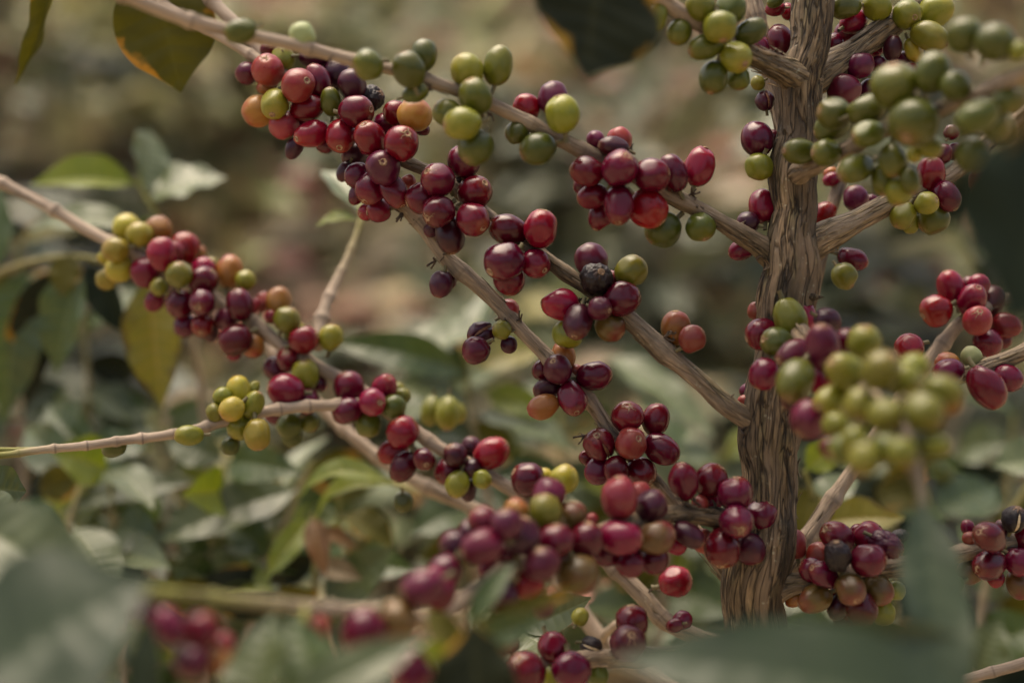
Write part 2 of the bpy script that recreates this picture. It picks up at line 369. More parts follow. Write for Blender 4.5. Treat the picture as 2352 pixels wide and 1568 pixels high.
LM = {
    'slate': leaf_mat('leaf_slate_green', (0.02108, 0.03351, 0.0114), (0.03348, 0.05027, 0.01767), (0.0372, 0.05331, 0.01881), 0.45, 0.1),
    'grey': leaf_mat('leaf_dusty_green', (0.04464, 0.05904, 0.0182), (0.0684, 0.08528, 0.0294), (0.0936, 0.1107, 0.042), 0.4, 0.15),
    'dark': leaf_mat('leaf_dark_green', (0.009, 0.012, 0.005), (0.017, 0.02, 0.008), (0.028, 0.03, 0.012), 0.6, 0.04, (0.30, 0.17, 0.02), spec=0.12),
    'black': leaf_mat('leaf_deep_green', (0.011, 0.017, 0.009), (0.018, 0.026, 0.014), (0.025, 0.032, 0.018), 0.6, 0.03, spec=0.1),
    'olive': leaf_mat('leaf_olive', (0.045, 0.042, 0.004), (0.08, 0.07, 0.006), (0.08, 0.072, 0.01), 0.55, 0.2, (0.36, 0.17, 0.02), spec=0.2),
    'yel': leaf_mat('leaf_yellowing', (0.1152, 0.1116, 0.0144), (0.1728, 0.1476, 0.0216), (0.2304, 0.18, 0.0432), 0.5, 0.3, (0.0864, 0.0648, 0.0144)),
    'lime': leaf_mat('leaf_young_green', (0.115, 0.15, 0.022), (0.18, 0.205, 0.032), (0.24, 0.24, 0.06), 0.4, 0.35),
    'pale': leaf_mat('leaf_shiny_green', (0.06912, 0.0887, 0.0324), (0.1094, 0.1299, 0.0567), (0.144, 0.1647, 0.0756), 0.38, 0.15),
    'mid': leaf_mat('leaf_green', (0.035, 0.05576, 0.013), (0.0595, 0.0861, 0.02275), (0.098, 0.123, 0.039), 0.38, 0.2),
    'orange': leaf_mat('leaf_rust', (0.085, 0.05, 0.018), (0.16, 0.075, 0.022), (0.22, 0.11, 0.03), 0.5, 0.25),
    'tan': leaf_mat('leaf_withered', (0.136, 0.1, 0.056), (0.216, 0.16, 0.092), (0.256, 0.2, 0.12), 0.7, 0.2),
}

# ------------------------------------------------------------------ branches of the coffee tree
def set_attr(me, name, typ, data):
    a = me.attributes.new(name, typ, 'POINT')
    a.data.foreach_set('vector' if typ == 'FLOAT_VECTOR' else 'value', data)

def ridged(p):
    return 1 - abs(noise.noise(p)) * 2

TUBES = {}
def tube(name, key, pts, mat, root, amp=0.4, sides=22, gap=95, step_px=5, seed=0, spikes=0, flakes=0, ring=0.8, cap=True):
    """pts: (x, y, half width, depth, age, green). One mesh, a woody stem with swollen nodes, fissures and peeling strips."""
    rnd = random.Random(seed + len(key) * 31)
    pts = [tuple(p) + (0,) * (6 - len(p)) for p in pts]
    if key == 'trunk':
        pts = [(q[0], q[1], q[2] * 0.96) + q[3:] for q in pts]
    fine = catmull([(p[0], p[1], p[3] * 1000, p[2], p[4], p[5]) for p in pts], step_px)
    TUBES[key] = [(q[0], q[1], q[2] / 1000, q[3]) for q in fine]
    ctr = [at(q[0], q[1], q[2] / 1000) for q in fine]
    rad = [q[3] * q[2] / 1000 / F for q in fine]
    n = len(ctr)
    # lengths and nodes
    s = [0.0]
    for i in range(1, n):
        s.append(s[-1] + (ctr[i] - ctr[i - 1]).length)
    gapm = gap * fine[n // 2][2] / 1000 / F
    knots, q = [], gapm * rnd.uniform(0.2, 0.9)
    while q < s[-1]:
        knots.append(q)
        q += gapm * rnd.uniform(0.8, 1.25)
    o1, o2 = rnd.uniform(0, 50), rnd.uniform(0, 50)
    for i in range(n):   # slight kinks
        wob = Vector((noise.noise((s[i] * 40, o1, 0)), noise.noise((s[i] * 40, o2, 5)), noise.noise((s[i] * 40, o1, 9))))
        ctr[i] = ctr[i] + wob * rad[i] * 0.25
    tang = [(ctr[min(i + 1, n - 1)] - ctr[max(i - 1, 0)]).normalized() for i in range(n)]
    ref = FWD.copy()
    vs, bark, age, ringa, green = [], [], [], [], []
    frames = []
    for i in range(n):
        T = tang[i]
        ref = (ref - T * ref.dot(T)).normalized()
        B = T.cross(ref)
        frames.append((T, ref.copy(), B))
        a = fine[i][4]
        sw, rg = 0.0, 0.0
        for k in knots:
            dd = (s[i] - k) / max(rad[i], 1e-5)
            if abs(dd) < 3:
                sw += (0.26 - 0.12 * a) * math.exp(-(dd / (0.75 + 0.9 * a)) ** 2) * (0.6 + 0.8 * abs(math.sin(k * 991)))
                rg = max(rg, (1 - 0.85 * a) * math.exp(-((dd + 0.25) / 0.16) ** 2))
        for j in range(sides):
            th = j / sides * 2 * math.pi
            ct, st = math.cos(th), math.sin(th)
            R = rad[i]
            p3 = Vector((ct * R, st * R, s[i] * 0.16))
            f = noise.fractal(p3 * 330 + Vector((o1, o2, 0)), 1.0, 2.0, 3)
            f2 = noise.noise(Vector((ct * R, st * R, s[i] * 0.35)) * 150 + Vector((o2, 0, o1)))
            pw = p3 * 430 + Vector((o2, o1, 3)) + Vector((f2, -f2, 0)) * 0.22
            crack = max(0, 1 - abs(noise.noise(pw)) * 5.5) + 0.6 * max(0, 1 - abs(noise.noise(pw * 2.1 + Vector((7, 1, 4)))) * 5)
            crack *= max(0.15, 0.55 + 0.9 * noise.noise(Vector((ct * R * 200 + o1, st * R * 200, s[i] * 130))))
            rr = R * (1 + sw * (1 + 0.35 * f2) + 0.055 * f2 * (0.3 + a)) + amp * 0.0007 * f * (0.1 + a) - 0.00055 * amp * (0.05 + a) * crack * 0.8
            v = ctr[i] + (ref * ct + B * st) * rr
            vs.append(v)
            bark += [ct * R + o1 * 0.01, st * R + o2 * 0.01, s[i]]
            age.append(a); ringa.append(rg * ring); green.append(fine[i][5])
    fs = []
    for i in range(n - 1):
        for j in range(sides):
            k = (j + 1) % sides
            fs.append((i * sides + j, i * sides + k, (i + 1) * sides + k, (i + 1) * sides + j))
    if cap:
        fs.append(tuple(range(sides - 1, -1, -1)))
        fs.append(tuple(range((n - 1) * sides, n * sides)))
    def extra(v, bk, a):
        vs.append(v); bark.extend(bk); age.append(a); ringa.append(0.0); green.append(0.0)
        return len(vs) - 1
    for _ in range(flakes):
        i0 = rnd.randrange(4, n - 30)
        R = rad[i0]
        L = int(rnd.uniform(8, 26))
        th0 = rnd.uniform(0, 2 * math.pi)
        wd = rnd.uniform(0.07, 0.24)
        lift = rnd.uniform(0.03, 0.14) * R
        prev = None
        o = rnd.uniform(0, 9)
        for k in range(L + 1):
            i = min(n - 1, i0 + k)
            T, r_, B_ = frames[i]
            t = k / L
            th = th0 + 0.05 * noise.noise((o, k * 0.2, 0))
            ww = wd * (math.sin(math.pi * min(1, 0.08 + t * 0.92)) ** 0.5)
            h = R * 1.05 + lift * (0.25 + abs(2 * t - 1) ** 2 * 1.3)
            cur = []
            for sg, hh in ((-1, h), (0, h + 0.0003), (1, h - 0.0001)):
                a_ = th + sg * ww
                cur.append(extra(ctr[i] + (r_ * math.cos(a_) + B_ * math.sin(a_)) * hh, (math.cos(a_) * R + o, math.sin(a_) * R, s[i] + o), 0.9))
            if prev:
                for c in (0, 1):
                    fs.append((prev[c], prev[c + 1], cur[c + 1], cur[c]))
            prev = cur
    for _ in range(spikes):     # short withered spurs left at the nodes
        if not knots:
            break
        kn = rnd.choice(knots)
        i = min(range(n), key=lambda q_: abs(s[q_] - kn))
        T, r_, B_ = frames[i]
        R = rad[i]
        th = rnd.uniform(0, 2 * math.pi)
        D = (r_ * math.cos(th) + B_ * math.sin(th))
        base = ctr[i] + D * R * 1.0
        tipv = base + (D * 0.7 + T * rnd.uniform(-0.8, 0.8)).normalized() * R * rnd.uniform(0.4, 0.9)
        E = D.cross(T).normalized()
        ids = []
        for k in range(5):
            aa = k / 5 * 2 * math.pi
            ids.append(extra(base + (T * math.cos(aa) + E * math.sin(aa)) * R * 0.22, (k * 0.002, 0, s[i]), 1.0))
        tp = extra(tipv, (0.003, 0.004, s[i] + 0.004), 1.0)
        for k in range(5):
            fs.append((ids[k], ids[(k + 1) % 5], tp))
    me = mesh(name, vs, fs)
    set_attr(me, 'bark', 'FLOAT_VECTOR', bark)
    set_attr(me, 'age', 'FLOAT', age)
    set_attr(me, 'ring', 'FLOAT', ringa)
    set_attr(me, 'green', 'FLOAT', green)
    ob = link(name, me, mat)
    child(ob, root)
    return ob

TREE = empty('coffee_tree', at(1735, 1568, 0.612) * 1.0, 'brown coffee tree with a rough upright trunk right of centre and cherry-laden branches', 'coffee tree')
TREE.location.z = 0.0
base = at(1735, 1568, 0.612)
def vpix(p):
    q = CR.transposed() @ (Vector(p) - CAMPOS)
    return (q.x / -q.z * F + VW / 2, VH / 2 - q.y / -q.z * F, -q.z)
foot = vpix((base.x - 0.01, base.y + 0.02, -0.03))
tube('trunk', 'trunk', [(1880, -420, 42, .61, 1), (1874, -120, 44, .61, 1), (1868, 0, 45, .61, 1), (1858, 110, 46, .61, 1), (1848, 170, 51, .61, 1), (1838, 250, 49, .61, 1), (1830, 340, 51, .61, 1),
     (1826, 400, 54, .61, 1), (1824, 480, 52, .61, 1), (1819, 520, 55, .61, 1), (1818, 585, 61, .61, 1), (1815, 650, 58, .61, 1), (1808, 720, 60, .611, 1), (1792, 830, 60, .611, 1),
     (1770, 920, 62, .611, 1), (1767, 1000, 66, .611, 1), (1768, 1080, 61, .612, 1), (1758, 1180, 63, .612, 1), (1745, 1260, 66, .612, 1), (1735, 1345, 70, .612, 1), (1735, 1450, 68, .612, 1), (1735, 1568, 68, .612, 1),
     (1735, 2000, 72, .613, 1), (foot[0], foot[1], 85, foot[2], 1)], M_TRUNK, TREE, amp=0.9, sides=90, gap=260, step_px=3.5, spikes=34, flakes=150, ring=0.3)

BR = {
 'b1': [(1810, 610, 26, .622, 1), (1765, 578, 26, .612, 1), (1700, 535, 22, .605, 1), (1600, 478, 20, .602, .9), (1510, 435, 19, .6, .85), (1440, 390, 18, .597, .8), (1300, 325, 18, .592, .75), (1140, 245, 17, .584, .6), (1000, 190, 16, .574, .5), (880, 155, 15, .566, .35), (760, 125, 16, .557, .3), (590, 85, 17, .546, .2), (430, 45, 18, .536, .12), (300, -5, 18, .528, .1), (180, -60, 17, .522, .1), (-120, -190, 16, .51, .1), (-500, -360, 14, .495, .05)],
 'b2': [(1785, 1020, 30, .622, 1), (1740, 980, 31, .612, 1), (1700, 950, 29, .606, 1), (1650, 912, 27, .605, 1), (1560, 835, 26, .607, 1), (1525, 805, 29, .608, 1), (1440, 730, 25, .61, 1), (1360, 668, 22, .612, .95), (1260, 600, 20, .614, .9), (1180, 540, 20, .616, .9), (1110, 485, 19, .618, .85), (1020, 412, 19, .622, .8), (930, 368, 18, .627, .8), (860, 320, 17, .632, .6), (780, 260, 16, .637, .5), (700, 200, 16, .644, .3), (600, 140, 15, .652, .1), (520, 92, 14, .658, .1), (430, 45, 13, .664, .05), (340, -20, 12, .67, .05), (280, -70, 12, .675, .05), (0, -250, 11, .69, .05), (-350, -420, 9, .70, 0, .4)],
 'b2b': [(640, 180, 12, .652, .2), (592, 112, 13, .656, .1), (541, 57, 15, .66, .05), (505, 22, 15, .664, .05), (440, -45, 14, .67, .05), (240, -260, 12, .69, .05), (0, -480, 10, .70, 0, .4)],
 'b3': [(1755, 1385, 24, .622, 1), (1690, 1335, 22, .622, 1), (1620, 1250, 20, .622, .9), (1545, 1150, 19, .62, .8), (1480, 1080, 19, .619, .7), (1400, 990, 19, .618, .6), (1340, 905, 20, .618, .55), (1250, 812, 20, .619, .5), (1190, 750, 20, .62, .5), (1110, 668, 22, .622, .55), (1030, 595, 22, .625, .5), (975, 525, 20, .628, .5), (930, 483, 19, .63, .6), (905, 470, 15, .63, 1), (893, 468, 9, .63, 1)],
 'b4': [(1760, 1540, 24, .62, 1), (1690, 1500, 22, .63, .9), (1540, 1432, 22, .645, .6), (1480, 1372, 22, .65, .5), (1400, 1290, 20, .655, .4), (1260, 1190, 19, .66, .4), (1180, 1130, 18, .664, .35), (1100, 1080, 17, .668, .35), (1010, 1028, 17, .672, .35), (920, 962, 18, .676, .3), (830, 898, 18, .68, .3), (740, 848, 18, .684, .3), (650, 795, 17, .687, .25), (590, 745, 17, .69, .25), (500, 690, 17, .694, .2), (420, 640, 16, .698, .15), (320, 590, 16, .702, .1), (230, 545, 15, .706, .05), (150, 500, 15, .71, .05), (70, 455, 14, .714, .05), (-60, 385, 14, .72, .05)],
 'b5': [(1760, 1700, 24, .66, .9), (1620, 1620, 22, .675, .7), (1404, 1484, 22, .69, .5), (1300, 1356, 20, .70, .4), (1200, 1250, 18, .71, .35), (1090, 1168, 18, .72, .3), (940, 1098, 17, .73, .25), (830, 1020, 16, .74, .2), (760, 955, 15, .75, .2), (680, 875, 14, .755, .15), (610, 790, 13, .76, .1), (560, 720, 12, .765, .1)],
 'b6': [(860, 925, 14, .675, .3), (770, 930, 13, .668, .2), (700, 932, 13, .662, .2), (600, 947, 13, .655, .15), (520, 968, 12, .648, .12), (450, 985, 11, .643, .1), (340, 1004, 11, .636, .08), (200, 1023, 10, .628, .08), (90, 1034, 9, .622, .05, .2), (20, 1044, 8, .618, 0, .9), (-60, 1050, 8, .615, 0, 1)],
 'b6b': [(92, 1032, 7, .624, 0, .4), (40, 1032, 6, .622, 0, .9), (-60, 1031, 6, .62, 0, 1)],
 'b7': [(728, 800, 14, .69, .1), (738, 735, 15, .70, .05), (762, 668, 13, .71, .02), (800, 590, 9, .72, 0, .35), (828, 510, 7, .73, 0, .8), (832, 470, 6, .735, 0, 1)],
 'b8': [(1810, 590, 26, .615, 1), (1872, 556, 29, .618, 1), (1940, 522, 28, .62, 1), (2040, 470, 24, .625, 1), (2130, 428, 22, .63, .9), (2200, 388, 20, .635, .8), (2290, 310, 18, .64, .7), (2420, 210, 16, .65, .6)],
 'b9': [(1840, 205, 26, .62, 1), (1900, 165, 29, .622, 1), (1965, 115, 29, .626, 1), (2040, 62, 27, .63, 1), (2110, 5, 22, .635, .9), (2200, -60, 18, .64, .8)],
 'b10': [(1858, 195, 24, .612, 1), (1805, 160, 24, .602, 1), (1720, 120, 19, .588, .9), (1640, 75, 17, .58, .6), (1570, 30, 18, .574, .3), (1520, -5, 18, .57, .2), (1440, -60, 16, .56, .1)],
 'b11': [(1815, 360, 16, .625, .7), (1795, 290, 17, .628, .5), (1776, 190, 17, .63, .5), (1752, 90, 18, .634, .5), (1735, 20, 20, .637, .5), (1725, -60, 18, .64, .4)],
 'b12': [(1950, 350, 13, .66, .4), (1925, 425, 15, .655, .5), (1905, 505, 15, .652, .5), (1885, 595, 14, .65, .4), (1862, 690, 13, .645, .4), (1830, 790, 13, .64, .5)],
 'b13': [(2480, 750, 17, .60, .7), (2352, 808, 18, .605, .7), (2290, 833, 18, .608, .8), (2215, 863, 15, .61, .9), (2150, 885, 12, .612, .9), (2100, 900, 9, .614, .9)],
 'b14': [(1760, 1380, 26, .63, 1), (1800, 1325, 25, .632, 1), (1853, 1242, 22, .635, .6), (1905, 1160, 19, .638, .4), (1960, 1075, 18, .642, .35), (2040, 960, 17, .646, .3), (2118, 850, 19, .65, .3), (2170, 785, 18, .652, .3), (2215, 735, 17, .655, .35), (2300, 690, 14, .66, .3), (2420, 650, 12, .67, .2)],
 'b16': [(1740, 1375, 26, .612, 1), (1800, 1348, 24, .608, 1), (1880, 1332, 23, .604, .8), (1990, 1312, 22, .602, .9), (2080, 1298, 21, .602, .9), (2200, 1270, 20, .606, .7), (2270, 1256, 20, .608, .7), (2380, 1240, 19, .61, .7), (2480, 1225, 17, .612, .6)],
 'b17': [(1760, 1195, 24, .61, 1), (1690, 1192, 19, .60, .9), (1600, 1182, 20, .59, .9), (1530, 1182, 20, .58, .9), (1400, 1215, 20, .56, .8), (1280, 1260, 19, .545, .6), (1150, 1320, 19, .525, .5), (1040, 1395, 20, .505, .4), (985, 1425, 20, .49, .3), (900, 1408, 16, .475, .2, 0), (700, 1393, 15, .455, .1, .15), (480, 1372, 16, .435, 0, .9), (250, 1352, 16, .42, 0, 1), (60, 1340, 15, .41, 0, 1)],
 'b18': [(1790, 1480, 22, .61, 1), (1640, 1495, 21, .60, .9), (1425, 1510, 22, .59, .8), (1320, 1518, 20, .583, .7), (1240, 1525, 19, .578, .5), (1100, 1535, 16, .57, .4), (970, 1528, 14, .565, .2), (900, 1520, 12, .56, .1)],
 'b20': [(2480, 1480, 13, .60, .3), (2352, 1522, 13, .602, .3), (2260, 1548, 12, .604, .2), (2180, 1572, 11, .606, .2), (2080, 1620, 10, .61, .1)],
 'b21': [(1760, 1680, 20, .63, 1), (1885, 1568, 15, .63, .4), (1930, 1535, 14, .632, .3), (1974, 1506, 12, .634, .3), (2030, 1470, 10, .636, .2)],
 'b22': [(1500, 1390, 8, .652, .2), (1440, 1420, 9, .66, .2), (1395, 1450, 10, .675, .3), (1385, 1470, 10, .69, .3)],
 'b23': [(1815, 745, 26, .605, 1), (1840, 770, 24, .585, 1), (1920, 850, 20, .538, .7), (2010, 915, 19, .493, .4), (2070, 985, 19, .470, .2), (2100, 1070, 17, .460, .1), (2112, 1160, 16, .455, 0, .25), (2120, 1230, 12, .445, 0, .7)],
 'b24': [(1830, 415, 24, .612, 1), (1845, 394, 24, .595, 1), (1890, 370, 17, .582, .8), (1951, 340, 16, .568, .7), (2060, 290, 16, .548, .5), (2155, 252, 16, .53, .4), (2265, 207, 16, .512, .3), (2440, 140, 16, .485, .2)],
}
for i, (k, p) in enumerate(BR.items()):
    r = max(q[2] for q in p)
    sc = {'b1': .9, 'b2': .8, 'b3': .82, 'b4': .9, 'b5': .88, 'b16': .9, 'b14': .9}.get(k, 1)
    p = [(q[0], q[1], q[2] * sc * (1.55 if j == 0 and k in ('b1', 'b2', 'b8', 'b9', 'b10', 'b16', 'b17', 'b3') else 1.22 if j == 1 and k in ('b1', 'b2', 'b8', 'b9', 'b10', 'b16', 'b17', 'b3') else 1)) + tuple(q[3:]) for j, q in enumerate(p)]
    tube('branch', k, p, M_BRANCH, TREE, amp=0.45, sides=26, gap=140 if k not in ('b6', 'b6b', 'b7') else 62, step_px=4, seed=i * 7 + 3, spikes=8 if r > 17 else 3, flakes=26 if r > 17 else 0, ring=0.65)

def stubs(x, y, key, n=4, size=16, seed=0):
    """a tuft of withered stipules and fruit stalks at a node"""
    rnd = random.Random(int(x * 3 + y) + seed)
    q = min(TUBES[key], key=lambda q_: (q_[0] - x) ** 2 + (q_[1] - y) ** 2)
    d = q[2] - q[3] * q[2] / F * 0.5
    c = at(x, y, d)
    u = d / F
    vs, fs = [], []
    for _ in range(n):
        D = Vector((rnd.gauss(0, 1), rnd.gauss(-0.5, .7), rnd.gauss(0, 1))).normalized()
        E = D.orthogonal().normalized(); G = D.cross(E)
        L = size * u * rnd.uniform(.6, 1.3)
        bend = Vector((rnd.gauss(0, .3), rnd.gauss(0, .3), rnd.gauss(0, .3)))
        b0 = len(vs)
        R = 3.0 * u * rnd.uniform(.7, 1.2)
        for k in range(5):
            t = k / 4
            p = c + D * L * t + bend * L * t * t
            rr = R * (1 - 0.35 * t) * (1.35 if k == 4 else 1)
            for j in range(6):
                a = j / 6 * 2 * math.pi
                vs.append(p + (E * math.cos(a) + G * math.sin(a)) * rr)
        for k in range(4):
            for j in range(6):
                fs.append((b0 + k * 6 + j, b0 + k * 6 + (j + 1) % 6, b0 + k * 6 + 6 + (j + 1) % 6, b0 + k * 6 + 6 + j))
        fs.append(tuple(b0 + 24 + j for j in range(6)))
    o = link('withered_stalk', mesh('withered_stalk', vs, fs), M_WITHER)
    child(o, TREE)

for x, y, k in ((1527, 775, 'b2'), (1545, 768, 'b2'), (1600, 468, 'b1'), (1610, 500, 'b1'), (1590, 445, 'b1'), (1030, 580, 'b3'), (1000, 600, 'b3'), (1165, 735, 'b3'),
                (1195, 735, 'b3'), (905, 478, 'b3'), (925, 490, 'b3'), (1330, 690, 'b2'), (1345, 705, 'b2'), (1085, 465, 'b2'), (1290, 320, 'b1'), (985, 200, 'b1'), (1125, 262, 'b1'),
                (1450, 345, 'b1'), (1280, 850, 'b3'), (1570, 1155, 'b17'), (1595, 1150, 'b17'), (1645, 1165, 'b17'), (1540, 1190, 'b17'), (1500, 1350, 'b4'), (1940, 1310, 'b16'),
                (1955, 1330, 'b16'), (1700, 985, 'b2'), (1740, 590, 'b1'), (2205, 860, 'b13'), (2225, 855, 'b13'), (760, 130, 'b1'), (660, 130, 'b2'), (1935, 515, 'b8'), (1900, 545, 'b8'),
                (1340, 1000, 'b3'), (1440, 1120, 'b3'), (2330, 1262, 'b16'), (2300, 1262, 'b16'), (1400, 1500, 'b18'), (1780, 120, 'b10'), (1215, 560, 'b2'), (1190, 545, 'b2')):
    stubs(x, y, k, n=5)

# ------------------------------------------------------------------ cherries
def cherry_mesh(name, seed, wrinkle=0.0, split=False, lump=0.05, nu=36, nv=26):
    vs, fs = [], []
    rf = random.Random(seed * 17 + 3)
    flats = [(Vector((rf.gauss(0, 1), rf.gauss(0, 1), rf.gauss(-.3, .5))).normalized(), rf.uniform(.80, .90)) for _ in range(rf.randint(1, 3))]
    o = Vector((seed * 3.7, seed * 1.3, seed * 2.1))
    for i in range(nv + 1):
        ph = math.pi * i / nv
        for j in range(nu):
            th = 2 * math.pi * j / nu
            sp, cp = math.sin(ph), math.cos(ph)
            p = Vector((sp * math.cos(th), sp * math.sin(th), cp))
            r = 1.0 + lump * noise.noise(p * 1.1 + o) + 0.022 * noise.noise(p * 2.6 + o * 1.7) + 0.03 * sp ** 2 * math.cos(th) ** 2
            seam = math.exp(-(math.sin(th) / 0.2) ** 2)
            r -= 0.022 * seam * sp
            rad2 = sp * sp
            if cp > 0:
                r -= 0.06 * math.exp(-rad2 / 0.05)
                r += 0.012 * math.exp(-((sp - 0.3) / 0.09) ** 2)
            else:
                r -= 0.09 * math.exp(-rad2 / 0.04)
            for nf, lim in flats:       # pressed flat against a neighbour
                h = (p * r).dot(nf)
                if h > lim:
                    r -= (h - lim) * 0.7
            if wrinkle:
                q = p * 2.4 + o
                r += wrinkle * (0.55 * noise.noise(q) - 0.75 * max(0, 1 - abs(noise.noise(q * 1.35)) * 5.0) * 0.6)
                r -= wrinkle * 0.35 * max(0, 1 - abs(noise.noise(q * 2.6 + Vector((9, 0, 0)))) * 5)
            if split:
                d = abs(p.y - 0.12 * noise.noise(p * 2 + o)) / 0.13
                if p.x > 0:
                    r -= 0.22 * math.exp(-d * d) * max(0, p.x) ** 0.5
            vs.append(p * r)
    for i in range(nv):
        for j in range(nu):
            k = (j + 1) % nu
            fs.append((i * nu + j, (i + 1) * nu + j, (i + 1) * nu + k, i * nu + k))
    return mesh(name, vs, fs)

ME_CH = [cherry_mesh('coffee_cherry_skin', s, lump=0.05 + 0.02 * (s % 3)) for s in range(14)]
ME_PUR = [cherry_mesh('coffee_cherry_skin', 20 + s, wrinkle=0.045, lump=0.07) for s in range(3)]
ME_DRY = [cherry_mesh('dried_cherry_skin', 40 + s, wrinkle=0.17, lump=0.1, nu=56, nv=42) for s in range(3)]
ME_SPL = [cherry_mesh('split_cherry_skin', 60 + s, wrinkle=0.06, split=True, nu=56, nv=42) for s in range(2)]

def scar_mesh(seed, rays):
    rnd = random.Random(seed)
    vs, fs = [], []
    prof = [(0.0, -0.045), (0.04, -0.035), (0.075, -0.004), (0.12, 0.0), (0.165, 0.036), (0.20, 0.028), (0.24, -0.02)]
    n = 16
    for (r, z) in prof:
        for j in range(n):
            a = j / n * 2 * math.pi
            rr = r * (1 + 0.12 * noise.noise(Vector((math.cos(a) * 1.5, math.sin(a) * 1.5, seed + r))))
            vs.append(Vector((rr * math.cos(a), rr * math.sin(a), 0.952 + z * 0.8)))
    for i in range(len(prof) - 1):
        for j in range(n):
            k = (j + 1) % n
            fs.append((i * n + j, i * n + k, (i + 1) * n + k, (i + 1) * n + j))
    for _ in range(rays):       # corky cracks running out from the navel
        a = rnd.uniform(0, 2 * math.pi)
        L = rnd.uniform(0.25, 0.55)
        m = 6
        b0 = len(vs)
        for k in range(m):
            t = k / (m - 1)
            ph = 0.16 + L * t
            aa = a + 0.35 * noise.noise(Vector((seed, t * 3, a)))
            ww = 0.036 * (1 - t) + 0.008
            R = 1.012 - 0.06 * math.exp(-math.sin(ph) ** 2 / 0.05) + 0.012 * math.exp(-((math.sin(ph) - .3) / .09) ** 2)
            for sg in (-1, 1):
                ab = aa + sg * ww / max(0.15, math.sin(ph))
                vs.append(Vector((math.sin(ph) * math.cos(ab), math.sin(ph) * math.sin(ab), math.cos(ph))) * R)
        for k in range(m - 1):
            fs.append((b0 + 2 * k, b0 + 2 * k + 1, b0 + 2 * k + 3, b0 + 2 * k + 2))
    return mesh('tip_scar', vs, fs)

ME_SCAR = [scar_mesh(1, 0), scar_mesh(2, 3), scar_mesh(3, 6), scar_mesh(4, 0), scar_mesh(5, 2)]
def stalk_mesh(seed):
    vs, fs = [], []
    n, m = 10, 8
    for i in range(m):
        t = i / (m - 1)
        r = 0.13 + 0.05 * (1 - t) ** 2 + 0.03 * t * t
        cx, cy = 0.12 * t * t * math.cos(seed), 0.12 * t * t * math.sin(seed)
        for j in range(n):
            a = j / n * 2 * math.pi
            vs.append(Vector((cx + r * math.cos(a), cy + r * math.sin(a), -0.86 - 0.55 * t)))
    for i in range(m - 1):
        for j in range(n):
            k = (j + 1) % n
            fs.append((i * n + j, (i + 1) * n + j, (i + 1) * n + k, i * n + k))
    return mesh('stalk', vs, fs)
ME_STALK = [stalk_mesh(1), stalk_mesh(3)]
for me in ME_SCAR:
    me.materials.append(M_SCAR)
for me in ME_STALK:
    me.materials.append(M_STALK)
def seam_mesh():
    """the pale bean or dark pulp showing in a split"""
    vs, fs = [], []
    n, m = 20, 6
    for i in range(n + 1):
        t = i / n
        a = (t - 0.5) * 1.75
        ww = 0.11 * math.sin(math.pi * (0.04 + 0.92 * t)) ** 0.7
        for j in range(m + 1):
            u = (j / m - 0.5) * 2
            R = 0.93 + 0.03 * (1 - u * u)
            vs.append(Vector((R * math.cos(a), u * ww + 0.02 * math.sin(5 * t), R * math.sin(a))))
    for i in range(n):
        for j in range(m):
            q = i * (m + 1) + j
            fs.append((q, q + 1, q + m + 2, q + m + 1))
    return mesh('bean_slit', vs, fs)
ME_SLIT = seam_mesh()
_cache = {}
def skin(me, cls):
    k = (me.name, cls)
    if k not in _cache:
        c = me.copy(); c.materials.clear(); c.materials.append(CM[cls]); _cache[k] = c
    return _cache[k]

TILES = {'V': (0, 0, 1.0), '11': (0, 0, 2.995), '12': (588, 0, 2.995), '13': (1176, 0, 2.995), '14': (1764, 0, 2.995),
         '21': (0, 496.1, 2.995), '22': (588, 496.1, 2.995), '23': (1176, 496.1, 2.995), '24': (1764, 496.1, 2.995),
         '31': (0, 1010.6, 2.811), '32': (588, 1010.6, 2.811), '33': (1176, 1010.6, 2.811), '34': (1764, 1010.6, 2.811),
         'BM': (964.7, 1102.5, 3.366), 'BL': (0, 1056.6, 2.327)}
CH = []      # dicts
PHR = {}
GRP = {}
def CL(cid, phrase, group, branch, tile, text):
    """x y halfwidth halfheight tip-direction class [depth step] [tip towards lens] [flag]"""
    PHR[cid] = phrase; GRP[cid] = group
    ox, oy, sc = TILES[tile]
    for ln in text.strip().splitlines():
        p = ln.split()
        if not p:
            continue
        x, y, hw, hh = ox + float(p[0]) / sc, oy + float(p[1]) / sc, float(p[2]) / sc, float(p[3]) / sc
        ang = None if p[4] == '-' else math.radians(float(p[4]))
        CH.append(dict(cid=cid, br=branch, x=x, y=y, hw=hw, hh=hh, ang=ang, c=p[5], dz=float(p[6]) if len(p) > 6 else 1,
                       e=float(p[7]) if len(p) > 7 else None, flag=p[8] if len(p) > 8 else ''))

